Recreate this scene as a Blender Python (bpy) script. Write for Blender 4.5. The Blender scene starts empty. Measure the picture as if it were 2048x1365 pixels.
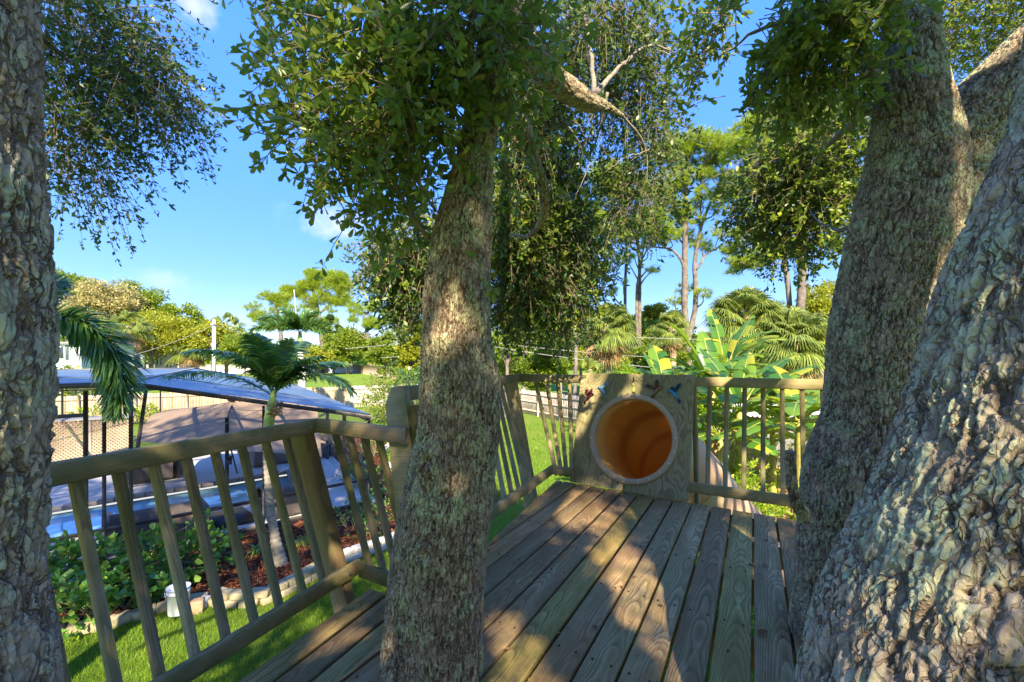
import bpy, math, random
import numpy as np
from mathutils import Vector, Matrix
random.seed(5)
rng = np.random.default_rng(11)
S = bpy.context.scene
COL = S.collection
PI = math.pi

# ------------------------------------------------------------------ camera
EYE = 3.6
F = 910.0
cam_d = bpy.data.cameras.new('camera'); cam = bpy.data.objects.new('camera', cam_d); COL.objects.link(cam)
cam.location = (0, 0, EYE); cam.rotation_euler = (PI / 2, 0, 0)
cam_d.sensor_width = 36; cam_d.lens = 36 * F / 2048; cam_d.shift_y = 37.5 / 2048
cam_d.clip_start = 0.02; cam_d.clip_end = 3000
cam_d.dof.use_dof = True; cam_d.dof.focus_distance = 5.0; cam_d.dof.aperture_fstop = 13
S.camera = cam

# ------------------------------------------------------------------ light
EL = math.radians(38.0)
TO_SUN = Vector((0.10 * math.cos(EL), -0.995 * math.cos(EL), math.sin(EL))).normalized()
sun_d = bpy.data.lights.new('sun', 'SUN'); sun = bpy.data.objects.new('sun', sun_d); COL.objects.link(sun)
sun_d.energy = 3.0; sun_d.angle = math.radians(0.53); sun_d.color = (1.0, 0.87, 0.66)
sun.rotation_euler = TO_SUN.to_track_quat('Z', 'Y').to_euler()
sun.location = (0, -20, 30)
W = bpy.data.worlds.new('World'); S.world = W; W.use_nodes = True
wn = W.node_tree; wn.nodes.clear()
w_out = wn.nodes.new('ShaderNodeOutputWorld'); w_bg = wn.nodes.new('ShaderNodeBackground')
sky = wn.nodes.new('ShaderNodeTexSky'); sky.sky_type = 'NISHITA'; sky.sun_disc = False
sky.sun_elevation = EL; sky.sun_rotation = math.atan2(TO_SUN.x, TO_SUN.y)
sky.air_density = 1.0; sky.dust_density = 0.35; sky.ozone_density = 2.2; sky.altitude = 0
w_bg.inputs['Strength'].default_value = 0.15
SKY_G = 0.10; SKY_K = 1.85
# two or three small faint fair-weather clouds
w_tc = wn.nodes.new('ShaderNodeTexCoord')
prev = sky.outputs['Color']
w_no = wn.nodes.new('ShaderNodeTexNoise'); w_no.inputs['Scale'].default_value = 30; w_no.inputs['Detail'].default_value = 6
wn.links.new(w_tc.outputs['Generated'], w_no.inputs['Vector'])
def sky_cloud(prev, px, py, rx, ry, amt):
    d = Vector(((px - 1024) / F, 1, (720 - py) / F)).normalized()
    sub = wn.nodes.new('ShaderNodeVectorMath'); sub.operation = 'SUBTRACT'
    wn.links.new(w_tc.outputs['Generated'], sub.inputs[0]); sub.inputs[1].default_value = d
    mul = wn.nodes.new('ShaderNodeVectorMath'); mul.operation = 'MULTIPLY'
    wn.links.new(sub.outputs[0], mul.inputs[0]); mul.inputs[1].default_value = (F / rx, F / rx, F / ry)
    ln = wn.nodes.new('ShaderNodeVectorMath'); ln.operation = 'LENGTH'; wn.links.new(mul.outputs[0], ln.inputs[0])
    ad = wn.nodes.new('ShaderNodeMath'); ad.operation = 'MULTIPLY_ADD'
    wn.links.new(w_no.outputs['Fac'], ad.inputs[0]); ad.inputs[1].default_value = 1.6; wn.links.new(ln.outputs['Value'], ad.inputs[2])
    mr = wn.nodes.new('ShaderNodeMapRange'); mr.interpolation_type = 'SMOOTHSTEP'
    wn.links.new(ad.outputs[0], mr.inputs['Value'])
    mr.inputs['From Min'].default_value = 1.75; mr.inputs['From Max'].default_value = 0.6
    mr.inputs['To Min'].default_value = 0; mr.inputs['To Max'].default_value = amt
    mx = wn.nodes.new('ShaderNodeMix'); mx.data_type = 'RGBA'
    wn.links.new(mr.outputs['Result'], mx.inputs['Factor']); wn.links.new(prev, mx.inputs[6])
    mx.inputs[7].default_value = (5.2, 5.1, 5.6, 1)
    return mx.outputs[2]
prev = sky_cloud(prev, 672, 446, 95, 42, .9)
prev = sky_cloud(prev, 386, 12, 42, 34, .8)
prev = sky_cloud(prev, 335, 565, 70, 26, .5)
sh_ = wn.nodes.new('ShaderNodeSeparateColor'); sh_.mode = 'HSV'; wn.links.new(prev, sh_.inputs[0])
pw_ = wn.nodes.new('ShaderNodeMath'); pw_.operation = 'POWER'; wn.links.new(sh_.outputs[2], pw_.inputs[0]); pw_.inputs[1].default_value = SKY_G
ml_ = wn.nodes.new('ShaderNodeMath'); ml_.operation = 'MULTIPLY'; wn.links.new(pw_.outputs[0], ml_.inputs[0]); ml_.inputs[1].default_value = SKY_K
st_ = wn.nodes.new('ShaderNodeMath'); st_.operation = 'MULTIPLY'; wn.links.new(sh_.outputs[1], st_.inputs[0]); st_.inputs[1].default_value = 1.25
ch_ = wn.nodes.new('ShaderNodeCombineColor'); ch_.mode = 'HSV'
wn.links.new(sh_.outputs[0], ch_.inputs[0]); wn.links.new(st_.outputs[0], ch_.inputs[1]); wn.links.new(ml_.outputs[0], ch_.inputs[2])
hs = wn.nodes.new('ShaderNodeVectorMath'); hs.operation = 'MULTIPLY'; wn.links.new(ch_.outputs[0], hs.inputs[0]); hs.inputs[1].default_value = (.61, .665, .97)
wn.links.new(hs.outputs[0], w_bg.inputs['Color']); wn.links.new(w_bg.outputs[0], w_out.inputs['Surface'])
S.view_settings.view_transform = 'Standard'; S.view_settings.look = 'None'
S.view_settings.exposure = 2.58; S.view_settings.gamma = 1.0; S.view_settings.use_curve_mapping = False
S.render.engine = 'CYCLES'
S.cycles.max_bounces = 10; S.cycles.transparent_max_bounces = 24; S.cycles.diffuse_bounces = 5
S.cycles.use_denoising = True

# ------------------------------------------------------------------ helpers
def P(px, py, Y):
    return np.array([(px - 1024) / F * Y, Y, EYE - (py - 720) / F * Y])
def nrm(v):
    v = np.asarray(v, float); return v / (np.linalg.norm(v, axis=-1, keepdims=True) + 1e-12)
WM = {}
def tag(o, label=None, cat=None, group=None, kind=None):
    if label: o['label'] = label
    if cat: o['category'] = cat
    if group: o['group'] = group
    if kind: o['kind'] = kind
    return o
def empty(name, loc, label=None, cat=None, group=None, kind=None):
    o = bpy.data.objects.new(name, None); COL.objects.link(o); o.location = Vector(tuple(map(float, loc)))
    o.empty_display_size = .2
    WM[o.name] = Matrix.Translation(o.location)
    return tag(o, label, cat, group, kind)
def put(o, M, parent):
    """place an object by its world matrix"""
    WM[o.name] = M
    if parent is not None:
        o.parent = parent; o.matrix_parent_inverse = WM[parent.name].inverted()
    o.matrix_basis = M
class MB:
    def __init__(s): s.V = []; s.Q = []; s.T = []; s.n = 0; s.A = []
    def add(s, V, Q=None, T=None, att=None):
        V = np.asarray(V, float).reshape(-1, 3)
        if Q is not None and len(Q): s.Q.append(np.asarray(Q, int).reshape(-1, 4) + s.n)
        if T is not None and len(T): s.T.append(np.asarray(T, int).reshape(-1, 3) + s.n)
        s.V.append(V); s.n += len(V)
        s.A.append(att if att is not None else np.zeros(len(V)))
    def mesh(s, name, att=None):
        V = np.concatenate(s.V) if s.V else np.zeros((0, 3))
        Q = np.concatenate(s.Q) if s.Q else np.zeros((0, 4), int)
        T = np.concatenate(s.T) if s.T else np.zeros((0, 3), int)
        me = bpy.data.meshes.new(name)
        me.vertices.add(len(V)); me.vertices.foreach_set('co', V.astype(np.float32).ravel())
        nl = Q.size + T.size
        me.loops.add(nl); me.loops.foreach_set('vertex_index', np.concatenate([Q.ravel(), T.ravel()]).astype(np.int32))
        me.polygons.add(len(Q) + len(T))
        st = np.concatenate([np.arange(len(Q)) * 4, Q.size + np.arange(len(T)) * 3]).astype(np.int32)
        me.polygons.foreach_set('loop_start', st)
        me.update(calc_edges=True); me.validate(verbose=False)
        if att:
            a = me.attributes.new(att, 'FLOAT', 'POINT'); a.data.foreach_set('value', np.concatenate(s.A).astype(np.float32))
        return me
    def obj(s, name, mat, parent=None, smooth=False, M=None, att=None, **kw):
        me = s.mesh(name, att)
        if smooth: me.shade_smooth()
        o = bpy.data.objects.new(name, me); COL.objects.link(o)
        if mat: me.materials.append(mat)
        put(o, M if M is not None else Matrix.Identity(4), parent)
        return tag(o, **kw)
def mesh_obj(name, me, mat, parent, M, **kw):
    o = bpy.data.objects.new(name, me); COL.objects.link(o)
    if mat and not me.materials: me.materials.append(mat)
    put(o, M, parent)
    return tag(o, **kw)

def beam_data(L, a, b, ch=.004, bow=0.0):
    """bar along +X, width a in Y, height b in Z, centred, chamfered"""
    a /= 2; b /= 2
    sec = np.array([(a - ch, b), (a, b - ch), (a, -b + ch), (a - ch, -b), (-a + ch, -b), (-a, -b + ch), (-a, b - ch), (-a + ch, b)])
    V = []
    for x in (0, L):
        for y, z in sec: V.append((x, y, z))
    Q = [(i, (i + 1) % 8, 8 + (i + 1) % 8, 8 + i) for i in range(8)]
    T = []
    for k in (0, 8):
        for i in range(1, 7):
            T.append((k, k + i, k + i + 1) if k == 0 else (k, k + i + 1, k + i))
    return np.array(V), Q, T
def frame(p, q, up=(0, 0, 1)):
    x = nrm(np.array(q) - np.array(p)); up = np.array(up, float)
    y = np.cross(up, x)
    if np.linalg.norm(y) < 1e-4: y = np.cross((0, 1, 0), x)
    y = nrm(y); z = np.cross(x, y)
    M = Matrix(((x[0], y[0], z[0], p[0]), (x[1], y[1], z[1], p[1]), (x[2], y[2], z[2], p[2]), (0, 0, 0, 1)))
    return M
def beam(name, p, q, a, b, mat, parent, up=(0, 0, 1), ch=.004, color=None, **kw):
    """a = thickness sideways, b = height along up"""
    L = float(np.linalg.norm(np.array(q) - np.array(p)))
    V, Q, T = beam_data(L, a, b, ch)
    mb = MB(); mb.add(V, Q, T)
    o = mb.obj(name, mat, parent, M=frame(p, q, up), **kw)
    if color: o.color = (*color, 1)
    return o
def add_beam(mb, p, q, a, b, up=(0, 0, 1), ch=.003):
    L = float(np.linalg.norm(np.array(q) - np.array(p)))
    V, Q, T = beam_data(L, a, b, min(ch, a * .2, b * .2))
    M = np.array(frame(p, q, up)); V = V @ M[:3, :3].T + M[:3, 3]
    mb.add(V, Q, T)
def frames_along(pts):
    pts = np.asarray(pts, float); t = np.gradient(pts, axis=0); t = nrm(t)
    ref = np.array([1.0, 0.02, 0.01]) if abs(t[0][0]) < .8 else np.array([0, 1.0, .02])
    n = np.zeros_like(pts); cur = nrm(ref - t[0] * ref.dot(t[0]))
    for i in range(len(pts)):
        cur = nrm(cur - t[i] * cur.dot(t[i])); n[i] = cur
    return t, n, np.cross(t, n)
def add_tube(mb, pts, rad, sides=6, cap=True):
    pts = np.asarray(pts, float); N = len(pts)
    rad = np.broadcast_to(np.asarray(rad, float), (N,))
    t, n, b = frames_along(pts)
    an = np.arange(sides) * 2 * PI / sides
    V = pts[:, None] + rad[:, None, None] * (np.cos(an)[None, :, None] * n[:, None] + np.sin(an)[None, :, None] * b[:, None])
    i = np.arange(N - 1)[:, None] * sides; j = np.arange(sides)[None]; j2 = (j + 1) % sides
    Q = np.stack([i + j, i + j2, i + sides + j2, i + sides + j], -1).reshape(-1, 4)
    T = []
    if cap:
        for k in (0, (N - 1) * sides):
            for q in range(1, sides - 1): T.append((k, k + q + 1, k + q) if k == 0 else (k, k + q, k + q + 1))
    mb.add(V.reshape(-1, 3), Q, T)
def smooth_path(pts, n):
    pts = np.asarray(pts, float); m = len(pts)
    d = np.concatenate([[0], np.cumsum(np.linalg.norm(np.diff(pts[:, :3], axis=0), axis=1))])
    tt = np.linspace(0, d[-1], n); out = np.zeros((n, pts.shape[1]))
    if m == 2: return pts[0] + (pts[1] - pts[0]) * (tt / d[-1])[:, None]
    G = np.gradient(pts, np.maximum(d, np.arange(m) * 1e-9), axis=0)
    for k, s in enumerate(tt):
        i = min(max(np.searchsorted(d, s) - 1, 0), m - 2); hh = max(d[i + 1] - d[i], 1e-9); u = (s - d[i]) / hh
        out[k] = (2 * u ** 3 - 3 * u * u + 1) * pts[i] + (u ** 3 - 2 * u * u + u) * hh * G[i] + (3 * u * u - 2 * u ** 3) * pts[i + 1] + (u ** 3 - u * u) * hh * G[i + 1]
    return out
def prism(mb, poly, z0, z1, ch=.004):
    """extruded polygon (counter-clockwise) with a chamfered top edge"""
    poly = np.asarray(poly, float); n = len(poly); c = poly.mean(0)
    e = nrm(np.roll(poly, -1, 0) - poly); nr = np.stack([e[:, 1], -e[:, 0]], 1)
    off = -(nr + np.roll(nr, 1, 0)); dd = 1 + (nr * np.roll(nr, 1, 0)).sum(1); off = off / np.maximum(dd, .4)[:, None]
    inn = poly + off * ch
    V = np.concatenate([np.c_[poly, np.full(n, z0)], np.c_[poly, np.full(n, z1 - ch)], np.c_[inn, np.full(n, z1)]])
    Q = []
    for k in range(2):
        for i in range(n):
            j = (i + 1) % n; Q.append((k * n + i, k * n + j, (k + 1) * n + j, (k + 1) * n + i))
    T = []
    for i in range(1, n - 1): T.append((2 * n, 2 * n + i, 2 * n + i + 1)); T.append((0, i + 1, i))
    mb.add(V, Q, T)
def clip(poly, a, nvec):
    """keep the side of the line through a where (p-a).n <= 0"""
    out = []; a = np.array(a); nvec = np.array(nvec)
    for i in range(len(poly)):
        p = np.array(poly[i]); q = np.array(poly[(i + 1) % len(poly)])
        dp = (p - a) @ nvec; dq = (q - a) @ nvec
        if dp <= 0: out.append(p)
        if dp * dq < 0: out.append(p + (q - p) * dp / (dp - dq))
    return out

# --- numpy noise
def _h(i, j, k, s):
    x = (i * 73856093) ^ (j * 19349663) ^ (k * 83492791) ^ (s * 2654435)
    x = (x ^ (x >> 13)) * 1274126177 & 0x7fffffff
    return ((x ^ (x >> 16)) & 0xffffff) / float(0xffffff)
def vnoise(p, s=0):
    i = np.floor(p).astype(np.int64); f = p - i; f = f * f * (3 - 2 * f); r = 0
    for a in (0, 1):
        for b in (0, 1):
            for c in (0, 1):
                w = (f[:, 0] if a else 1 - f[:, 0]) * (f[:, 1] if b else 1 - f[:, 1]) * (f[:, 2] if c else 1 - f[:, 2])
                r = r + w * _h(i[:, 0] + a, i[:, 1] + b, i[:, 2] + c, s)
    return r
def fbm(p, o=4, s=0):
    r = 0; a = .5
    for k in range(o): r = r + a * (vnoise(p, s + k) - .5) * 2; p = p * 2.03 + 7.1; a *= .5
    return r
def worley(p, s=0):
    i = np.floor(p).astype(np.int64); f = p - i
    f1 = np.full(len(p), 9.); f2 = np.full(len(p), 9.); idc = np.zeros(len(p))
    for a in (-1, 0, 1):
        for b in (-1, 0, 1):
            for c in (-1, 0, 1):
                u, v, w = i[:, 0] + a, i[:, 1] + b, i[:, 2] + c
                dx = a + _h(u, v, w, s) - f[:, 0]; dy = b + _h(u, v, w, s + 1) - f[:, 1]; dz = c + _h(u, v, w, s + 2) - f[:, 2]
                d = np.sqrt(dx * dx + dy * dy + dz * dz)
                n1 = d < f1; f2 = np.where(n1, f1, np.minimum(f2, d)); idc = np.where(n1, _h(u, v, w, s + 5), idc); f1 = np.minimum(f1, d)
    return f1, f2, idc

# ------------------------------------------------------------------ materials
class NT:
    def __init__(s, name):
        s.m = bpy.data.materials.new(name); s.m.use_nodes = True; s.t = s.m.node_tree; s.t.nodes.clear()
        s.out = s.t.nodes.new('ShaderNodeOutputMaterial')
    def n(s, typ, **kw):
        nd = s.t.nodes.new('ShaderNode' + typ)
        for k, v in kw.items():
            if hasattr(nd, k) and k not in ('Scale',): setattr(nd, k, v)
            else: nd.inputs[k.replace('_', ' ')].default_value = v
        return nd
    def l(s, a, b): s.t.links.new(a, b)
    def math(s, op, a, b=None, c=None):
        nd = s.t.nodes.new('ShaderNodeMath'); nd.operation = op
        for i, v in enumerate((a, b, c)):
            if v is None: continue
            if isinstance(v, (int, float)): nd.inputs[i].default_value = v
            else: s.l(v, nd.inputs[i])
        return nd.outputs[0]
    def vm(s, op, a, b):
        nd = s.t.nodes.new('ShaderNodeVectorMath'); nd.operation = op
        for i, v in enumerate((a, b)):
            if isinstance(v, (tuple, list)): nd.inputs[i].default_value = v
            else: s.l(v, nd.inputs[i])
        return nd.outputs[0]
    def mix(s, f, a, b, mode='MIX'):
        nd = s.t.nodes.new('ShaderNodeMix'); nd.data_type = 'RGBA'; nd.blend_type = mode
        for i, v in ((0, f), (6, a), (7, b)):
            if isinstance(v, (int, float)): nd.inputs[i].default_value = v
            elif isinstance(v, (tuple, list)): nd.inputs[i].default_value = (*v, 1) if len(v) == 3 else v
            else: s.l(v, nd.inputs[i])
        return nd.outputs[2]
    def ramp(s, f, stops, interp='LINEAR'):
        nd = s.t.nodes.new('ShaderNodeValToRGB'); cr = nd.color_ramp; cr.interpolation = interp
        while len(cr.elements) < len(stops): cr.elements.new(.5)
        for e, (p, c) in zip(cr.elements, stops):
            e.position = p; e.color = (*c, 1) if len(c) == 3 else c
        s.l(f, nd.inputs[0]); return nd.outputs[0]
    def mr(s, f, a, b, c=0.0, d=1.0, smooth=True):
        nd = s.t.nodes.new('ShaderNodeMapRange'); nd.interpolation_type = 'SMOOTHSTEP' if smooth else 'LINEAR'
        s.l(f, nd.inputs[0])
        for i, v in enumerate((a, b, c, d)): nd.inputs[i + 1].default_value = v
        return nd.outputs[0]
    def noise(s, vec, scale, detail=4, rough=.55, dist=0.0):
        nd = s.t.nodes.new('ShaderNodeTexNoise'); nd.inputs['Scale'].default_value = scale
        nd.inputs['Detail'].default_value = detail; nd.inputs['Roughness'].default_value = rough; nd.inputs['Distortion'].default_value = dist
        s.l(vec, nd.inputs['Vector']); return nd.outputs[0]
    def bump(s, h, strength=.5, dist=.01):
        nd = s.t.nodes.new('ShaderNodeBump'); nd.inputs['Strength'].default_value = strength; nd.inputs['Distance'].default_value = dist
        s.l(h, nd.inputs['Height']); return nd.outputs[0]
    def bsdf(s, col, rough=.7, spec=.3, nor=None, metal=0, **kw):
        nd = s.t.nodes.new('ShaderNodeBsdfPrincipled')
        for nm, v in (('Base Color', col), ('Roughness', rough)):
            if isinstance(v, (int, float)): nd.inputs[nm].default_value = v
            elif isinstance(v, (tuple, list)): nd.inputs[nm].default_value = (*v, 1)
            else: s.l(v, nd.inputs[nm])
        nd.inputs['Specular IOR Level'].default_value = spec; nd.inputs['Metallic'].default_value = metal
        for k, v in kw.items(): nd.inputs[k.replace('_', ' ')].default_value = v
        if nor is not None: s.l(nor, nd.inputs['Normal'])
        return nd.outputs[0]
    def done(s, sh): s.l(sh, s.out.inputs['Surface']); return s.m
    def obco(s, rand=True):
        tc = s.t.nodes.new('ShaderNodeTexCoord'); v = tc.outputs['Object']
        if rand:
            oi = s.t.nodes.new('ShaderNodeObjectInfo'); s.oi = oi
            cx = s.t.nodes.new('ShaderNodeCombineXYZ')
            for i, k in enumerate((57.0, 31.0, 83.0)):
                s.l(s.math('MULTIPLY', oi.outputs['Random'], k), cx.inputs[i])
            return v, s.vm('ADD', v, cx.outputs[0])
        return v, v

def wood(name, dark, light, stain, stain_amt=.5, ring=34, rough=.8, bumpd=.0016, algae=None, algae_amt=.0, streak=.6, contrast=1.0):
    t = NT(name); raw, v = t.obco()
    rnd = t.oi.outputs['Random']
    # ring centre runs beside the board and wanders along it, which gives cathedral figures
    cx = t.n('CombineXYZ')
    t.l(t.math('MULTIPLY_ADD', rnd, .16, -.08), cx.inputs[1])
    sep = t.n('SeparateXYZ'); t.l(raw, sep.inputs[0])
    lowx = t.noise(t.vm('MULTIPLY', v, (1.4, .2, .2)), 1.0, 2)
    t.l(t.math('ADD', t.math('MULTIPLY_ADD', lowx, .075, .04), t.math('MULTIPLY_ADD', sep.outputs[0], .028, .015)), cx.inputs[2])
    q = t.vm('ADD', t.vm('MULTIPLY', raw, (.07, 1, 1)), cx.outputs[0])
    wv = t.n('TexWave', wave_type='RINGS', rings_direction='X', wave_profile='SAW')
    wv.inputs['Scale'].default_value = ring; wv.inputs['Distortion'].default_value = 1.6
    wv.inputs['Detail'].default_value = 3; wv.inputs['Detail Scale'].default_value = 7
    t.l(q, wv.inputs['Vector'])
    fine = t.noise(t.vm('MULTIPLY', v, (6, 210, 210)), 1.0, 6, .75)
    med = t.noise(t.vm('MULTIPLY', v, (1.2, 26, 26)), 1.0, 4, .6)
    blot = t.noise(t.vm('MULTIPLY', v, (2.2, 7, 7)), 1.0, 5, .65)
    f = t.math('ADD', t.math('MULTIPLY', wv.outputs['Fac'], .34 * contrast), t.math('MULTIPLY', fine, streak * 1.25))
    f = t.mr(f, .22, 1.0)
    c = t.mix(f, dark, light)
    c = t.mix(t.math('MULTIPLY', t.mr(blot, .42, .62), stain_amt), c, stain)
    c = t.mix(t.math('MULTIPLY', t.mr(med, .5, .72), .35), c, light)
    if algae:
        al = t.noise(t.vm('MULTIPLY', v, (3.5, 5, 5)), 1.0, 6, .7)
        c = t.mix(t.math('MULTIPLY', t.mr(al, .4, .62), algae_amt), c, algae)
    speck = t.noise(v, 260, 2)
    c = t.mix(t.math('MULTIPLY', t.mr(speck, .66, .74), .35), c, (.03, .025, .02))
    c = t.mix(1.0, c, t.oi.outputs['Color'], 'MULTIPLY')
    tone = t.math('MULTIPLY_ADD', rnd, .35, .82)
    cc = t.n('CombineColor'); [t.l(tone, cc.inputs[i]) for i in range(3)]
    c = t.mix(1.0, c, cc.outputs[0], 'MULTIPLY')
    h = t.math('ADD', t.math('MULTIPLY', wv.outputs['Fac'], .5), t.math('ADD', fine, t.math('MULTIPLY', blot, .6)))
    return t.done(t.bsdf(c, rough, .25, t.bump(h, .8, bumpd)))

def leaf_mat(name, stops, trans=.45, tcol=(.30, .42, .03), rough=.42, spec=.35, tmul=None):
    t = NT(name); g = t.n('NewGeometry')
    c = t.ramp(g.outputs['Random Per Island'], stops)
    tc = t.n('TexCoord'); nz = t.noise(tc.outputs['Object'], 1.3, 3)
    c = t.mix(t.math('MULTIPLY_ADD', nz, .9, -.2), c, t.mix(1.0, c, (1.3, 1.25, .8), 'MULTIPLY'))
    p = t.bsdf(c, rough, spec)
    tr = t.n('BsdfTranslucent'); t.l(t.mix(.55, c, tcol), tr.inputs['Color'])
    mx = t.n('MixShader'); mx.inputs[0].default_value = trans; t.l(p, mx.inputs[1]); t.l(tr.outputs[0], mx.inputs[2])
    return t.done(mx.outputs[0])

def bark_mat(name, crack, brown, plate, lichen, lich_amt=.6, pale=(.42, .39, .31), scale=1.0):
    t = NT(name); tc = t.n('TexCoord'); v = tc.outputs['Object']
    a = t.n('Attribute', attribute_name='plate'); h = a.outputs['Fac']
    n1 = t.noise(v, 7 * scale, 5, .6); n2 = t.noise(v, 42 * scale, 5, .65); n3 = t.noise(v, 160 * scale, 4, .65)
    base = t.mix(t.mr(n2, .35, .65), brown, plate)
    base = t.mix(t.mr(h, .06, .55), crack, base)
    m = t.math('MULTIPLY', t.mr(t.math('ADD', t.math('MULTIPLY', n1, .75), t.math('MULTIPLY', n2, .45)), .52, .68), t.mr(h, .35, .75))
    wob = t.n('TexNoise'); wob.inputs['Scale'].default_value = 26 * scale; wob.inputs['Detail'].default_value = 3; t.l(v, wob.inputs['Vector'])
    vv = t.vm('ADD', v, t.vm('MULTIPLY', t.vm('SUBTRACT', wob.outputs['Color'], (.5, .5, .5)), (.030 / scale, .030 / scale, .05 / scale)))
    vo = t.n('TexVoronoi', feature='DISTANCE_TO_EDGE'); vo.inputs['Scale'].default_value = 1.0; t.l(t.vm('MULTIPLY', vv, (82 * scale, 82 * scale, 20 * scale)), vo.inputs['Vector'])
    vo2 = t.n('TexVoronoi', feature='DISTANCE_TO_EDGE'); vo2.inputs['Scale'].default_value = 1.0; t.l(t.vm('MULTIPLY', vv, (165 * scale, 165 * scale, 62 * scale)), vo2.inputs['Vector'])
    vc = t.n('TexVoronoi'); vc.inputs['Scale'].default_value = 1.0; t.l(t.vm('MULTIPLY', vv, (82 * scale, 82 * scale, 20 * scale)), vc.inputs['Vector'])
    scv = t.n('SeparateColor'); t.l(vc.outputs['Color'], scv.inputs[0])
    ck = t.mr(vo.outputs['Distance'], .01, .095); ck2 = t.mr(vo2.outputs['Distance'], .0, .08)
    gate = t.mr(t.noise(v, 15 * scale, 3), .42, .60)
    ck = t.math('MAXIMUM', ck, t.math('MULTIPLY', gate, .55)); ck2 = t.math('MAXIMUM', ck2, gate)
    net = t.math('MULTIPLY', ck, t.math('MULTIPLY_ADD', ck2, .35, .65))
    lc = t.mix(t.mr(n3, .35, .7), lichen, tuple(min(1, x * 1.5) for x in lichen))
    base = t.mix(t.math('MULTIPLY', scv.outputs[0], .45), base, tuple(min(1, x * 1.35) for x in plate))
    c = t.mix(t.math('MULTIPLY', m, t.math('MULTIPLY', lich_amt, t.math('MULTIPLY_ADD', scv.outputs[1], .7, .5))), base, lc)
    sp = t.n('TexVoronoi'); sp.inputs['Scale'].default_value = 17 * scale; t.l(v, sp.inputs['Vector'])
    spot = t.math('MULTIPLY', t.mr(t.math('ADD', sp.outputs['Distance'], t.math('MULTIPLY', n3, .25)), .38, .2), t.mr(h, .4, .7))
    c = t.mix(t.math('MULTIPLY', spot, .6), c, pale)
    yl = t.noise(v, 12 * scale, 4, .7); c = t.mix(t.math('MULTIPLY', t.mr(yl, .66, .74), .55), c, (.33, .25, .05))
    c = t.mix(net, t.mix(.55, crack, brown), c)
    hh = t.math('ADD', t.math('ADD', t.math('MULTIPLY', n2, .6), t.math('MULTIPLY', n3, .5)), t.math('ADD', t.math('MULTIPLY', net, 1.5), t.math('MULTIPLY', scv.outputs[2], .5)))
    return t.done(t.bsdf(c, .92, .12, t.bump(hh, 1.0, .0055)))

def simple(name, col, rough=.6, spec=.4, metal=0, noise=None, ns=20, bump=0, **kw):
    t = NT(name); raw, v = t.obco()
    c = col
    if noise:
        n = t.noise(v, ns, 5, .6); c = t.mix(t.mr(n, .3, .7), col, noise)
    nor = t.bump(t.noise(v, ns * 4, 4), .5, bump) if bump else None
    return t.done(t.bsdf(c, rough, spec, nor, metal, **kw))

M_deck = wood('weathered_deck_wood', (.15, .088, .044), (.64, .475, .26), (.27, .14, .065), .65, 52, .85, .0026, (.19, .17, .055), .4)
M_rail = wood('greened_railing_wood', (.19, .14, .065), (.54, .42, .22), (.26, .20, .08), .5, 30, .78, .0018, (.15, .155, .04), .6)
M_post = wood('newer_post_wood', (.17, .105, .048), (.42, .29, .15), (.22, .14, .065), .4, 24, .7, .001, (.26, .25, .06), .3)
M_trim = wood('warm_rim_wood', (.17, .10, .05), (.40, .27, .14), (.2, .12, .06), .4, 28, .8)
M_fence = wood('grey_fence_wood', (.30, .25, .20), (.60, .53, .45), (.34, .25, .18), .5, 20, .85, .001)
M_fence_tan = wood('tan_fence_wood', (.34, .24, .16), (.66, .54, .42), (.38, .22, .13), .45, 20, .85, .001)
M_white_fence = wood('bleached_fence_wood', (.45, .42, .38), (.75, .72, .67), (.42, .36, .3), .3, 20, .85, .001)

def plywood():
    t = NT('plywood'); raw, v = t.obco()
    d = t.noise(t.vm('MULTIPLY', v, (3.4, 1.5, 1)), 1.0, 2, .4)
    wv = t.math('SINE', t.math('MULTIPLY', d, 170))
    fine = t.noise(t.vm('MULTIPLY', v, (160, 6, 60)), 1.0, 4, .7)
    w2 = t.noise(t.vm('MULTIPLY', v, (4, 6, 2)), 1.0, 4)
    c = t.mix(t.mr(wv, -1.3, .6), (.175, .135, .055), (.30, .245, .125))
    c = t.mix(t.math('MULTIPLY', t.mr(w2, .4, .65), .5), c, (.26, .25, .09))
    c = t.mix(t.math('MULTIPLY', t.mr(fine, .5, .75), .4), c, (.42, .37, .27))
    return t.done(t.bsdf(c, .75, .25, t.bump(t.math('ADD', t.math('MULTIPLY', wv, .06), fine), .4, .001)))
M_ply = plywood()
M_bark = bark_mat('oak_bark', (.10, .058, .034), (.32, .215, .135), (.47, .37, .24), (.45, .49, .24), .8)
M_bark_r = bark_mat('oak_bark_green', (.10, .066, .042), (.33, .235, .15), (.50, .40, .26), (.40, .48, .25), .75)
M_bark_n = bark_mat('oak_bark_near', (.09, .060, .038), (.32, .225, .145), (.50, .40, .27), (.40, .48, .26), .6, scale=.5)
M_limb = simple('limb_bark', (.16, .135, .11), .9, .1, noise=(.27, .24, .19), ns=30, bump=.01)
M_twig = simple('twig_bark', (.16, .12, .075), .85, .2, noise=(.26, .2, .13), ns=20)
M_pine_bark = simple('pine_bark', (.10, .08, .066), .9, .1, noise=(.21, .175, .15), ns=3, bump=.03)
M_leaf_near = leaf_mat('oak_leaves_near', [(0, (.06, .125, .024)), (.5, (.115, .20, .034)), (.88, (.20, .28, .045)), (1, (.32, .28, .06))], .45, (.45, .55, .05), .30, .6)
M_leaf_dark = leaf_mat('oak_leaves_dark', [(0, (.035, .08, .028)), (.6, (.065, .125, .035)), (1, (.14, .18, .05))], .42, (.20, .33, .04), .4, .4)
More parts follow.
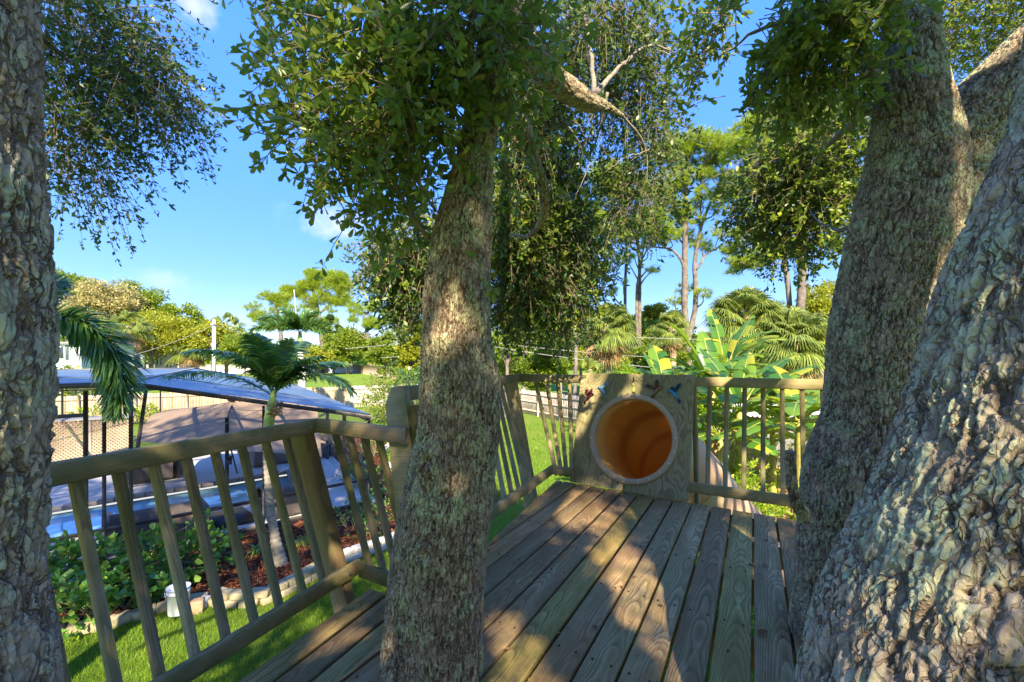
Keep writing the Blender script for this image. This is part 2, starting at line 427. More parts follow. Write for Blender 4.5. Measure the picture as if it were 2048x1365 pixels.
M_pine = leaf_mat('pine_needles', [(0, (.13, .22, .02)), (.7, (.28, .39, .03)), (1, (.48, .50, .05))], .45, (.5, .6, .05), .4, .4)
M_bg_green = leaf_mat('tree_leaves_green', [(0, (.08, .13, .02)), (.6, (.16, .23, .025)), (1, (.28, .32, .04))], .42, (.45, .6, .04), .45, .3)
M_bg_yellow = leaf_mat('tree_leaves_yellow', [(0, (.13, .17, .018)), (.6, (.25, .29, .025)), (1, (.38, .38, .04))], .42, (.65, .6, .04), .45, .3)
M_bg_pale = leaf_mat('tree_leaves_pale', [(0, (.2, .2, .07)), (.6, (.36, .33, .14)), (1, (.52, .42, .22))], .4, (.5, .45, .15), .5, .3)
M_palm = leaf_mat('palm_leaflets', [(0, (.03, .09, .03)), (.6, (.065, .16, .042)), (1, (.17, .26, .05))], .3, (.2, .4, .04), .28, .6)
M_sabal = leaf_mat('sabal_fans', [(0, (.10, .15, .04)), (.6, (.2, .26, .06)), (1, (.36, .38, .08))], .35, (.4, .45, .06), .4, .4)
M_thatch = leaf_mat('dead_palm_fans', [(0, (.22, .13, .06)), (.6, (.42, .28, .15)), (1, (.60, .45, .30))], .3, (.5, .3, .12), .8, .1)
M_banana = leaf_mat('banana_leaves', [(0, (.02, .085, .026)), (.4, (.05, .15, .025)), (.8, (.14, .25, .02)), (1, (.38, .36, .03))], .45, (.5, .65, .03), .35, .45)
M_clusia = leaf_mat('shrub_leaves', [(0, (.05, .15, .03)), (.6, (.09, .24, .04)), (1, (.24, .36, .05))], .35, (.3, .5, .04), .28, .5)
M_under = leaf_mat('undergrowth_leaves', [(0, (.09, .18, .015)), (.6, (.2, .33, .02)), (1, (.42, .46, .03))], .45, (.55, .7, .04), .4, .3)
M_grass = leaf_mat('grass_blades', [(0, (.07, .15, .014)), (.6, (.13, .24, .018)), (1, (.27, .34, .04))], .4, (.35, .5, .04), .5, .25)
M_pstem = simple('banana_stem', (.33, .36, .06), .5, .4, noise=(.22, .16, .05), ns=6)
M_ptrunk = simple('palm_trunk', (.19, .17, .13), .85, .2, noise=(.30, .27, .21), ns=8, bump=.004)
M_sabtrunk = simple('sabal_trunk', (.26, .17, .1), .9, .1, noise=(.42, .3, .2), ns=5, bump=.03)
M_shaft = simple('green_crownshaft', (.30, .42, .10), .4, .4, noise=(.24, .34, .1), ns=5)

def ground_mat():
    t = NT('lawn'); tc = t.n('TexCoord'); v = tc.outputs['Object']
    n1 = t.noise(v, .35, 5, .6); n2 = t.noise(v, 9, 5, .7); n3 = t.noise(v, 90, 3, .7)
    c = t.mix(t.mr(n2, .3, .7), (.09, .16, .018), (.15, .24, .022))
    c = t.mix(t.math('MULTIPLY', t.mr(n1, .45, .68), .6), c, (.22, .24, .045))
    c = t.mix(t.math('MULTIPLY', t.mr(n3, .55, .75), .5), c, (.04, .06, .012))
    return t.done(t.bsdf(c, .9, .1, t.bump(t.math('ADD', n2, t.math('MULTIPLY', n3, .6)), 1.0, .05)))
M_lawn = ground_mat()
M_mulch_bed = simple('mulch_bed', (.10, .035, .018), .95, .1, noise=(.04, .016, .010), ns=60, bump=.02)
M_chip = leaf_mat('mulch_chips', [(0, (.06, .018, .010)), (.5, (.15, .050, .024)), (.9, (.24, .09, .045)), (1, (.36, .2, .11))], .02, (.2, .1, .05), .8, .2)
M_stone = simple('garden_stone', (.27, .23, .125), .9, .15, noise=(.40, .35, .22), ns=14, bump=.012)
M_stone_w = simple('pale_garden_stone', (.40, .38, .33), .9, .15, noise=(.55, .53, .48), ns=14, bump=.012)
M_stone_b = simple('brown_garden_rock', (.36, .22, .13), .9, .15, noise=(.5, .34, .2), ns=10, bump=.012)
M_bronze = simple('bronze_aluminium', (.035, .03, .026), .45, .5)
M_concrete = simple('pool_deck_concrete', (.52, .49, .44), .85, .2, noise=(.62, .59, .54), ns=5, bump=.001)
M_tile = simple('pool_coping_tile', (.20, .16, .14), .6, .3, noise=(.34, .28, .24), ns=25)
M_wicker = simple('grey_wicker', (.075, .06, .055), .6, .4, noise=(.19, .15, .13), ns=70, bump=.01)
M_black = simple('black_vinyl', (.012, .013, .016), .35, .5)
M_tan = simple('tan_canopy_fabric', (.36, .26, .18), .9, .1, noise=(.41, .30, .21), ns=3)
M_white = simple('white_plastic', (.75, .76, .75), .45, .4)
M_steel = simple('galvanised_steel', (.55, .55, .55), .3, .5, metal=1)
M_wire = simple('cable', (.30, .29, .28), .5, .4)
M_wire_d = simple('dark_cable', (.10, .09, .09), .6, .3)
M_ring = simple('beige_ring_plastic', (.42, .31, .18), .5, .4)
M_roofgrey = simple('grey_roof', (.28, .28, .28), .8, .2, noise=(.4, .39, .38), ns=3)
M_corr = simple('white_roof_sheet', (.55, .56, .58), .6, .4, noise=(.75, .75, .76), ns=14)
M_siding = simple('pale_blue_siding', (.58, .68, .68), .7, .3)
M_cream = simple('cream_boards', (.62, .56, .44), .8, .2, noise=(.7, .64, .52), ns=2)
M_glass = simple('dark_window_glass', (.03, .04, .05), .08, .8)
M_panel = simple('grey_panel', (.15, .15, .14), .8, .2, noise=(.20, .195, .18), ns=3)
M_pole = simple('concrete_pole', (.50, .47, .42), .9, .1)
def tube_mat():
    t = NT('tube_plastic_amber_bounce')
    p = t.bsdf((.80, .43, .11), .22, .5)  # amber of light bouncing inside is put into the beige plastic's colour
    tr = t.n('BsdfTranslucent'); tr.inputs['Color'].default_value = (.85, .36, .06, 1)
    mx = t.n('MixShader'); mx.inputs[0].default_value = .22; t.l(p, mx.inputs[1]); t.l(tr.outputs[0], mx.inputs[2])
    return t.done(mx.outputs[0])
M_tube = tube_mat()
def water_mat():
    t = NT('pool_water'); tc = t.n('TexCoord')
    n = t.noise(tc.outputs['Object'], 2.5, 3)
    return t.done(t.bsdf((.32, .64, .80), .03, .9, t.bump(n, .15, .02), IOR=1.5))
M_water = water_mat()
def screen_mat(name, col, dens):
    """insect screen: the fine weave closes up the more obliquely it is seen"""
    t = NT(name)
    g = t.n('NewGeometry'); d = t.n('VectorMath'); d.operation = 'DOT_PRODUCT'
    t.l(g.outputs['Normal'], d.inputs[0]); t.l(g.outputs['Incoming'], d.inputs[1])
    c = t.math('MAXIMUM', t.math('ABSOLUTE', d.outputs['Value']), .02)
    f = t.math('SUBTRACT', 1.0, t.math('POWER', 1 - dens, t.math('DIVIDE', 1.0, c)))
    tr = t.n('BsdfTransparent'); p = t.bsdf(col, .45, .5)
    mx = t.n('MixShader'); t.l(f, mx.inputs[0]); t.l(tr.outputs[0], mx.inputs[1]); t.l(p, mx.inputs[2])
    return t.done(mx.outputs[0])
M_screen = screen_mat('side_screen', (.10, .10, .10), .07)
M_screen_roof = screen_mat('roof_screen', (.075, .125, .19), .30)

# ------------------------------------------------------------------ foliage kit
LEAF6 = (np.array([(0, 0, 0), (.35, .19, .05), (.78, .25, .05), (1, 0, -.05), (.78, -.25, .05), (.35, -.19, .05)]), np.array([(0, 1, 2, 3), (0, 3, 4, 5)]))
LEAF4 = (np.array([(0, 0, 0), (.55, .23, .05), (1, 0, -.02), (.55, -.23, .05)]), np.array([(0, 1, 2, 3)]))
BLOB4 = (np.array([(0, 0, 0), (.5, .36, .1), (1, 0, 0), (.5, -.36, .1)]), np.array([(0, 1, 2, 3)]))
LEAFW = (np.array([(0, 0, 0), (.4, .2, .06), (.78, .3, .06), (1, 0, -.02), (.78, -.3, .06), (.4, -.2, .06)]), np.array([(0, 1, 2, 3), (0, 3, 4, 5)]))
LEAFR = (np.array([(0, 0, 0), (.4, .15, .05), (.8, .21, .05), (1, 0, -.03), (.8, -.21, .05), (.4, -.15, .05)]), np.array([(0, 1, 2, 3), (0, 3, 4, 5)]))
NEED3 = (np.array([(0, -.024, 0), (0, .024, 0), (1, 0, 0)]), None)
def add_leaves(mb, pos, d, size, tpl=LEAF6, up=.9):
    n = len(pos)
    if n == 0: return
    d = nrm(d); size = np.broadcast_to(size, (n,))
    u = np.array([0, 0, 1.0]) * up + rng.normal(0, .75, (n, 3))
    u = nrm(u - d * (u * d).sum(1, keepdims=True)); y = np.cross(u, d)
    tv, tf = tpl
    V = pos[:, None] + size[:, None, None] * (tv[None, :, 0:1] * d[:, None] + tv[None, :, 1:2] * y[:, None] + tv[None, :, 2:3] * u[:, None])
    k = len(tv); off = (np.arange(n) * k)[:, None, None]
    if tf is not None: mb.add(V.reshape(-1, 3), (tf[None] + off).reshape(-1, 4))
    else: mb.add(V.reshape(-1, 3), None, (np.array([[0, 1, 2]])[None] + off).reshape(-1, 3))
def rdir(n): return nrm(rng.normal(0, 1, (n, 3)))
def sprays(leaf, twig, start, d, L, nl, size, tpl=LEAF6, droop=.25, keep=None, tw=.004, spread=.9, lkeep=None):
    """leafy shoots: curved stems with alternate leaves and a rosette at the tip"""
    n = len(start); d = nrm(d); L = np.broadcast_to(L, (n,))
    if keep is not None:
        k = keep(start + d * L[:, None] * .5); start, d, L = start[k], d[k], L[k]; n = len(start)
    if n == 0: return
    t = np.concatenate([np.linspace(.15, .8, nl // 2), np.full(nl - nl // 2, .97)])
    t = t[None] + rng.normal(0, .04, (n, nl))
    pos = start[:, None] + d[:, None] * (L[:, None] * t)[..., None]
    pos[..., 2] -= droop * L[:, None] * t ** 2
    ld = d[:, None] * .55 + rng.normal(0, spread * .6, (n, nl, 3)); ld[..., 2] += .05
    sz = size * rng.uniform(.6, 1.15, (n, nl))
    pp_, ll_, ss_ = pos.reshape(-1, 3), ld.reshape(-1, 3), sz.ravel()
    if lkeep is not None: kk = lkeep(pp_); pp_, ll_, ss_ = pp_[kk], ll_[kk], ss_[kk]
    add_leaves(leaf, pp_, ll_, ss_, tpl)
    if twig is not None:
        for i in range(n):
            s = np.linspace(-.1, 1, 4); pp = start[i] + d[i] * (L[i] * s)[:, None]; pp[:, 2] -= droop * L[i] * s ** 2 * np.sign(s)
            add_tube(twig, pp, np.array([1.2, 1, .8, .4]) * tw, 3, False)
def in_blob(n, c, r, shell=.35):
    """points in an ellipsoid, denser toward its skin"""
    d = rdir(n); rr = rng.uniform(shell, 1, n) ** .6
    return np.asarray(c) + d * rr[:, None] * np.asarray(r), d

def keep_all(p): return np.ones(len(p), bool)
print('helpers ready')

# ================================================================== SETTING: ground, bed, pool deck
WDIR = np.array([.72, .69]); WDIR = WDIR / np.linalg.norm(WDIR)     # along the cage's near wall
PDIR = nrm_p = np.array([-.52, .854])                                 # away from us across the pool
CW = np.array([-6.7, 8.0])                                           # foot of the cage's middle post
def cg(a, b): return CW + WDIR * a + PDIR * b
def sheet(name, poly, z, mat, kind='structure', th=None, parent=None):
    mb = MB(); poly = np.asarray(poly, float)
    a = sum(poly[i][0] * poly[(i + 1) % len(poly)][1] - poly[(i + 1) % len(poly)][0] * poly[i][1] for i in range(len(poly)))
    if a < 0: poly = poly[::-1].copy()
    from mathutils.geometry import tessellate_polygon
    n = len(poly); tri = [t_ for t_ in tessellate_polygon([[Vector((*p, 0)) for p in poly]])]
    tri = [t_ if (poly[t_[1]][0] - poly[t_[0]][0]) * (poly[t_[2]][1] - poly[t_[0]][1]) - (poly[t_[1]][1] - poly[t_[0]][1]) * (poly[t_[2]][0] - poly[t_[0]][0]) > 0 else t_[::-1] for t_ in tri]
    mb.add(np.c_[poly, np.full(n, z)], None, tri)
    if th: mb.add(np.r_[np.c_[poly, np.full(n, z - th)], np.c_[poly, np.full(n, z)]], [(i, (i + 1) % n, n + (i + 1) % n, n + i) for i in range(n)])
    o = mb.obj(name, mat, parent)
    if kind: o['kind'] = kind
    return o
# lawn: one sheet to the horizon with a hole where the pool is
def lawn():
    mb = MB(); R = 900.0
    hole = [cg(-9, 1.75), cg(4.9, 1.75), cg(4.9, 5.3), cg(-9, 5.3)]
    outer = [(-R, -R), (R, -R), (R, R), (-R, R)]
    V = [(*p, 0) for p in outer] + [(*p, 0) for p in hole]
    mb.add(V, [(0, 1, 5, 4), (1, 2, 6, 5), (2, 3, 7, 6), (3, 0, 4, 7)])
    return mb.obj('lawn', M_lawn, kind='structure')
lawn()
# garden bed boundary (front edge follows the edging stones)
edge_pts = [P(-160, 1330, F * EYE / 610), P(60, 1290, F * EYE / 570), P(120, 1275, F * EYE / 555), P(200, 1258, F * EYE / 538), P(330, 1222, F * EYE / 502), P(395, 1206, F * EYE / 486),
            P(440, 1212, F * EYE / 492), P(520, 1210, F * EYE / 490), P(590, 1180, F * EYE / 460), P(640, 1150, F * EYE / 430), P(700, 1122, F * EYE / 402), P(780, 1095, F * EYE / 375),
            P(845, 1020, F * EYE / 300), P(842, 985, F * EYE / 265), P(812, 960, F * EYE / 240), P(775, 935, F * EYE / 215), P(767, 905, F * EYE / 185), P(790, 885, F * EYE / 165), P(800, 872, F * EYE / 152)]
edge = smooth_path(np.array(edge_pts)[:, :2], 110)
back = [cg(4.75, 12.0), cg(4.75, .02), cg(-9, .02)]
sheet('mulch_bed', list(edge) + back, .05, M_mulch_bed, th=.05)
# pool deck, coping, pool
sheet('pool_deck', [cg(-9, .04), cg(4.7, .04), cg(4.7, 1.98), cg(-9, 1.98)], .10, M_concrete, th=.12)
sheet('pool_deck', [cg(-9, 5.02), cg(4.7, 5.02), cg(4.7, 12), cg(-9, 12)], .10, M_concrete, th=.12)
sheet('pool_deck', [cg(3.22, 1.984), cg(4.7, 1.984), cg(4.7, 5.016), cg(3.22, 5.016)], .10, M_concrete, th=.12)
coping = empty('pool_coping', (*cg(0, 2), 0), 'narrow dark brick coping round the blue swimming pool', 'pool edge')
def coping_run(a0, b0, a1, b1):
    p = cg(a0, b0); q = cg(a1, b1); n = int(np.linalg.norm(q - p) / .30); d = (q - p) / n
    for i in range(n):
        s = p + d * (i + .04); e = p + d * (i + .96)
        beam('coping_brick', (*s, .085), (*e, .085), .20, .09, M_tile, coping, ch=.01)
coping_run(-9, 2.11, 3.2, 2.11); coping_run(-9, 4.89, 3.2, 4.89); coping_run(3.1, 2.25, 3.1, 4.75)
o = sheet('pool_water', [cg(-9, 2.0), cg(3.2, 2.0), cg(3.2, 5.0), cg(-9, 5.0)], -.06, M_water)

# ================================================================== TREEHOUSE DECK
DZ = EYE - 1.25; LZ = EYE - 1.44
ud = np.array([math.sin(math.radians(28)), math.cos(math.radians(28))]); vd = np.array([ud[1], -ud[0]])
cutA = np.array([.591, 4.64]); cutB = np.array([1.552, 3.99]); cd = nrm(cutB - cutA); cutn = np.array([-cd[1], cd[0]])
cutA = cutA + cutn * .0
leftA = np.array([-.07, 3.346]); ld_ = nrm(np.array([.53, 1.374])); leftn = np.array([-ld_[1], ld_[0]])
deck = empty('treehouse_deck', (.6, 2.4, DZ), 'weathered plank platform built between the oak trunks, raised above the lawn', 'deck')
tones = [(1, 1, .92), (1, .93, .88), (.92, .9, .92), (.82, .76, .76), (.95, .92, .92), (1.05, 1.12, .78), (.85, .82, .84), (.95, .97, 1), (1, 1.03, 1.06), (.8, .78, .8), (.98, 1.1, .82), (.85, .85, .88), (.9, .86, .84), (1, 1, .9)]
v0 = (np.array([1.542, 3.909]) @ vd) - .157 * 8 + .004
for k in range(-7, 15):
    a = v0 + .157 * (k - 0); b = a + .1415 + random.uniform(-.003, .003)
    fx = 7.0; rear = -.9
    poly = [ud * rear + vd * a, ud * rear + vd * b, ud * fx + vd * b, ud * fx + vd * a]
    poly = clip(poly, cutA - cutn * (.0 if k < 8 else -.012 + .012 * random.random()), cutn)
    poly = clip(poly, leftA, leftn)
    if len(poly) < 3: continue
    org = np.array(poly).mean(0)
    loc = [((p - org) @ ud, -(p - org) @ vd) for p in poly]
    mb = MB(); prism(mb, loc[::-1] if False else loc, -.036, 0, .005)
    dz = random.uniform(-.003, .003)
    M = Matrix(((ud[0], -vd[0], 0, org[0]), (ud[1], -vd[1], 0, org[1]), (0, 0, 1, DZ + dz), (0, 0, 0, 1)))
    o = mb.obj('deck_board', M_deck, deck, M=M)
    tt_ = tones[k % len(tones)]; o.color = (tt_[0] * 1.03, tt_[1], tt_[2] * .82, 1)
# check winding of prism via normals
for o in deck.children:
    o.data.update()
# left edge trim board and joists
pL = leftA - ld_ * 2.6; qL = leftA + ld_ * 1.42
beam('rim_board', (*(pL + leftn * .02), DZ - .11), (*(qL + leftn * .02), DZ - .11), .036, .15, M_trim, deck)
e0 = cutA + cd * .0; e1 = cutA + cd * 3.2
beam('rim_board', (*(e0 - cutn * .03), DZ - .11), (*(e1 - cutn * .03), DZ - .11), .036, .14, M_trim, deck)
for k in range(6):
    s = cutA - cutn * (.55 + .62 * k)
    s = s + cd * max(0.0, ((s - leftA) @ leftn + .05) / -(cd @ leftn))
    beam('joist', (*(s - cd * .0), DZ - .115), (*(s + cd * 3.1), DZ - .115), .04, .14, M_trim, deck, color=(1.3, 1.3, 1.2))
for (x, y) in ((.55, 4.45), (2.6, 3.1), (-.5, 2.2), (1.9, .2)):
    beam('support_post', (x, y, 0), (x, y, DZ - .19), .09, .09, M_post, deck, up=(0, 1, 0))
# lower platform at left
low = empty('lower_platform', (-.9, 2.2, LZ), 'narrow lower step platform of dark weathered planks left of the middle oak trunk', 'deck')
la = np.array([-1.24, 2.03]); lu = nrm(np.array([.375, .927])); lv = np.array([lu[1], -lu[0]])
d2 = nrm(np.array([.85, -.53])); d2n = np.array([-d2[1], d2[0]])
for k in range(5):
    a = .157 * k; b = a + .137 + (0 if k else -.004)
    poly = [la + lu * -2.8 + lv * a, la + lu * -2.8 + lv * b, la + lu * 1.6 + lv * b, la + lu * 1.6 + lv * a]
    poly = clip(poly, np.array([-.911, 2.89]), d2n)
    org = np.array(poly).mean(0); loc = [((p - org) @ lu, -(p - org) @ lv) for p in poly]
    mb = MB(); prism(mb, loc, -.036, 0, .007)
    M = Matrix(((lu[0], -lv[0], 0, org[0]), (lu[1], -lv[1], 0, org[1]), (0, 0, 1, LZ + random.uniform(-.004, .004)), (0, 0, 0, 1)))
    o = mb.obj('deck_board', M_deck, low, M=M); o.color = ((1, 1.05, .75), (.9, .85, .72), (1, 1.05, .7), (.85, .8, .7), (.95, .9, .75))[k] + (1,)
for s_ in (.3, 1.1, -.5):
    c = la + lu * s_; beam('joist', (*(c + lv * .01), LZ - .115), (*(c + lv * .72), LZ - .115), .04, .14, M_trim, low)
beam('rim_board', (*(la + lv * .03 - lu * 2.7), LZ - .115), (*(la + lv * .03 + lu * .9), LZ - .115), .036, .14, M_trim, low)
for (x, y) in ((-1.0, 2.55), (-1.35, 1.2)):
    beam('support_post', (x, y, 0), (x, y, LZ - .19), .09, .09, M_post, low, up=(0, 1, 0))

# ------------------------------------------------------------------ railings (they lean outward)
def line3(a, d, z): a = np.array(a); d = np.array(d); return lambda t: np.array([a[0] + d[0] * t, a[1] + d[1] * t, z])
def railing(label, top, t0, t1, bot, b0, b1, outward, bal, posts, over=(0, 0), group='railing sections round the treehouse deck'):
    p = (top(t0) + bot(b0)) / 2
    r = empty('railing', p, label, 'railing', group)
    on = np.array([outward[0], outward[1], 0.0]); on = on / np.linalg.norm(on)
    lean = nrm((top(t0) - bot(b0)) * (0, 0, 1) + on * .22)
    dn = np.array([0, 0, -.045])
    beam('top_rail', top(t0 - over[0]) + dn, top(t1 + over[1]) + dn, .038, .089, M_rail, r, ch=.006)
    beam('bottom_rail', bot(b0) + dn, bot(b1) + dn, .038, .089, M_rail, r, ch=.006)
    for (a, b) in bal:
        q = top(a) + on * .039 + (0, 0, -.012 + random.uniform(-.01, .0)); s = bot(b) + on * .039 + (0, 0, -.085)
        s = s + (s - q) * .02
        o = beam('baluster', s, q, .036, .036, M_rail, r, up=(on[0], on[1], 0), ch=.004)
        g_ = random.uniform(.82, 1.1); o.color = (g_, g_ * random.uniform(.96, 1.02), g_ * random.uniform(.88, 1.05), 1)
    return r, on
# lower section, left
c1 = (-1.263, 2.955); dA = nrm(np.array([-.33, -.944])); top1 = line3(c1, dA, EYE - .38)
b1 = np.array([-1.0, 2.93]); dB = nrm(np.array([-.37, -.93])); bot1 = line3(b1, dB, EYE - 1.29)
bal = [(.24, .23), (.385, .38), (.54, .54), (.69, .69), (.835, .84), (.98, .985), (1.12, 1.13), (1.265, 1.275), (1.41, 1.42), (1.56, 1.57), (1.7, 1.71), (1.85, 1.86)]
r1, on1 = railing('long low railing at left whose greenish balusters stand before the pool cage', top1, .0, 2.4, bot1, -.02, 2.4, (-.944, .33), bal, [])
beam('post', (-.93, 2.84, LZ - .55), top1(.06) + np.array([-.055, .0, -.09]), .085, .12, M_post, r1, up=(.944, -.33, 0), ch=.006)
# lower section, end
top2 = line3(c1, nrm(np.array([.674, -.415])), EYE - .38); bot2 = line3((-.965, 2.90), nrm(np.array([.85, -.53])), EYE - 1.29)
bal = [(.10 + .135 * k, .06 + .125 * k) for k in range(5)]
r2, on2 = railing('short low railing behind the middle trunk with a knotty golden top board', top2, .02, .80, bot2, .0, .80, (.53, .85), bal, [])
for c in r2.children:
    if c.name.startswith('top_rail'): c.data.materials.clear(); c.data.materials.append(M_post)
# upper section U1 (left side of upper deck)
tc = np.array([.08, 5.2]); dT = nrm(np.array([-.28, -.96])); top3 = line3(tc, dT, EYE - .16)
bc = np.array([.413, 4.70]); dBt = nrm(np.array([-.39, -.92])); bot3 = line3(bc, dBt, EYE - 1.09)
bal = [(.56 - .08 + .0 + .155 * k, .483 + .155 * k) for k in range(11)]
bal[0] = (.47, .483)
r3, on3 = railing('upper side railing with closely set balusters passing behind the middle trunk', top3, -.02, 2.66, bot3, -.02, 2.4, (-.95, .31), bal, [])
beam('post', (.25, 4.50, DZ - .5), top3(.20) + np.array([-.04, .03, -.07]), .085, .13, M_rail, r3, up=(.92, -.39, 0), ch=.006)
# tall chamfered board post where the lower rail meets the upper one
pt = top3(2.68); pb = np.array([-.50, 2.56, DZ - .45])
ax = nrm(pt - pb); sd = nrm(np.array([d2[0], d2[1], 0]))
mb = MB(); L = np.linalg.norm(pt - pb) + .005
prof = [(-.085, 0), (.085, 0), (.085, L), (-.02, L), (-.085, L - .10)]
prism(mb, prof, -.02, .02, .004)
yv = ax; xv = sd; zv = nrm(np.cross(xv, yv)); xv = np.cross(yv, zv)
Mp = Matrix(((xv[0], yv[0], zv[0], pb[0]), (xv[1], yv[1], zv[1], pb[1]), (xv[2], yv[2], zv[2], pb[2]), (0, 0, 0, 1)))
mb.obj('post', M_rail, r3, M=Mp, label='broad end post with its top corner cut off')
beam('post', pb + np.array([.07, -.05, 0]), pt + np.array([.09, -.03, -.1]), .05, .085, M_rail, r3, up=(.92, -.39, 0))
# U2 short bay left of the tunnel panel
top4 = line3(tc, nrm(np.array([.85, -.43])), EYE - .16); bot4 = line3(bc, nrm(np.array([.85, -.5])), EYE - 1.09)
bal = [(.17 + .14 * k, .03 + .058 * k) for k in range(4)]
r4, on4 = railing('short upper bay whose four balusters fan out left of the tunnel panel', top4, .0, .80, bot4, .0, .23, (.5, .86), bal, [])
# right section
top5 = line3((1.70, 4.28), d2, EYE - .16); bot5 = line3((1.60, 4.055), d2, EYE - 1.09)
bal = [(.146 + .144 * k, .124 + .144 * k) for k in range(11)]
r5, on5 = railing('upper railing right of the tunnel panel in front of the banana plants', top5, .0, 2.1, bot5, -.03, 2.1, (.53, .85), bal, [])
beam('post', (1.70, 4.16, DZ - .3), top5(.03) + np.array([.0, .05, -.01]), .035, .085, M_rail, r5, up=(.53, .85, 0))
# corner bolts of the lower rails
for o_, p_ in ((r1, top1(.07)), (r1, bot1(.09))):
    mb = MB(); c = np.array(p_) + (0, 0, -.05); nx = np.array([.944, -.33, 0]) * .02
    add_tube(mb, [c + nx * .9, c + nx * 1.15], [.009, .008], 10); mb.obj('bolt', M_steel, o_)

def shell_mat():
    t = NT('cream_tube_shell'); p = t.bsdf((.60, .48, .30), .5, .4); tr = t.n('BsdfTranslucent'); tr.inputs['Color'].default_value = (.85, .5, .15, 1)
    mx = t.n('MixShader'); mx.inputs[0].default_value = .45; t.l(p, mx.inputs[1]); t.l(tr.outputs[0], mx.inputs[2]); return t.done(mx.outputs[0])
M_shell = shell_mat()
# ------------------------------------------------------------------ tunnel panel
B0 = np.array([.591, 4.64, DZ + .004]); B1 = np.array([1.552, 3.99, DZ + .004]); T0 = np.array([.72, 4.88, EYE - .145])
pe1 = nrm(B1 - B0); pe2 = T0 - B0; pe2 = nrm(pe2 - pe1 * pe2.dot(pe1)); pn = np.cross(pe1, pe2)   # pn points away from us?
if pn[1] < 0: pn = -pn
PH = (EYE - .145 - DZ) / pe2[2]
def on_panel(px, py):
    d = np.array([(px - 1024) / F, 1, (720 - py) / F]); o = np.array([0, 0, EYE]); t = (B0 - o).dot(pn) / d.dot(pn)
    q = o + d * t - B0; return q.dot(pe1), q.dot(pe2)
hu, hv = on_panel(1264, 877)
MPn = Matrix(((pe1[0], pe2[0], -pn[0], B0[0]), (pe1[1], pe2[1], -pn[1], B0[1]), (pe1[2], pe2[2], -pn[2], B0[2]), (0, 0, 0, 1)))
# local frame: x along the panel, y up it, z towards us
panel = empty('tunnel_panel', B0, 'plywood wall panel with a round crawl tunnel opening at the far side of the deck', 'play panel')
PW = 1.15; seam = on_panel(1262, 800)[0]; RO = .434; RI = .385
def half_sheet(x0, x1, left):
    """plywood sheet with a half circle cut away; outline counter-clockwise"""
    if left: pts = [(x0, 0), (x1, 0)]; aa = np.linspace(-PI / 2, -3 * PI / 2, 25)
    else: pts = [(x1, PH), (x0, PH)]; aa = np.linspace(PI / 2, -PI / 2, 25)
    xs = x1 if left else x0
    arc = [(hu + RI * 1.02 * math.cos(a), hv + RI * 1.02 * math.sin(a)) for a in aa]
    arc = [(min(p[0], xs) if left else max(p[0], xs), p[1]) for p in arc]
    if left: out = pts + arc + [(x1, PH), (x0, PH)]
    else: out = pts + arc + [(x0, 0), (x1, 0)]
    bm_pts = out; n = len(bm_pts)
    import bmesh
    bm = bmesh.new(); vs = [bm.verts.new((p[0], p[1], 0)) for p in bm_pts]
    f = bm.faces.new(vs); bmesh.ops.recalc_face_normals(bm, faces=[f])
    r = bmesh.ops.extrude_face_region(bm, geom=[f]); vv = [g for g in r['geom'] if isinstance(g, bmesh.types.BMVert)]
    bmesh.ops.translate(bm, verts=vv, vec=(0, 0, -.018))
    bmesh.ops.recalc_face_normals(bm, faces=bm.faces)
    bmesh.ops.triangulate(bm, faces=[g for g in bm.faces if len(g.verts) > 4])
    me = bpy.data.meshes.new('plywood_sheet'); bm.to_mesh(me); bm.free(); return me
mesh_obj('plywood_sheet', half_sheet(0, seam - .003, True), M_ply, panel, MPn)
mesh_obj('plywood_sheet', half_sheet(seam + .003, PW, False), M_ply, panel, MPn)
def pl(x, y, z): return B0 + pe1 * x + pe2 * y - pn * z
for x in (.03, PW - .03): beam('frame_stud', pl(x, 0, -.062), pl(x, PH - .01, -.062), .036, .085, M_rail, panel, up=tuple(-pn))
beam('frame_stud', pl(.06, PH - .04, -.062), pl(PW - .06, PH - .04, -.062), .036, .07, M_rail, panel, up=tuple(pe2))
# ring flange
mb = MB(); ns = 64; an = np.arange(ns) * 2 * PI / ns
prof = [(RI - .004, -.03), (RI - .004, .016), (RI + .003, .021), (RO - .004, .021), (RO, .016), (RO, .0015)]
V = np.concatenate([[(hu + r * math.cos(a), hv + r * math.sin(a), z) for a in an] for r, z in prof])
Q = [(k * ns + i, (k + 1) * ns + i, (k + 1) * ns + (i + 1) % ns, k * ns + (i + 1) % ns) for k in range(len(prof) - 1) for i in range(ns)]
mb.add(V, Q); flange = mb.obj('tunnel_ring', M_ring, panel, M=MPn, smooth=False)
mb = MB(); add_tube(mb, [(0, 0, 0), (0, 0, .003), (0, 0, .006)], [.0095, .0085, .005], 8); bolt_me = mb.mesh('bolt'); bolt_me.materials.append(M_steel)
for k in range(22):
    a = 2 * PI * (k + .3) / 22
    c = pl(hu + .410 * math.cos(a), hv + .410 * math.sin(a), .0215)
    Mb = MPn.copy(); Mb.translation = Vector(c)
    mesh_obj('bolt', bolt_me, M_steel, flange, Mb)
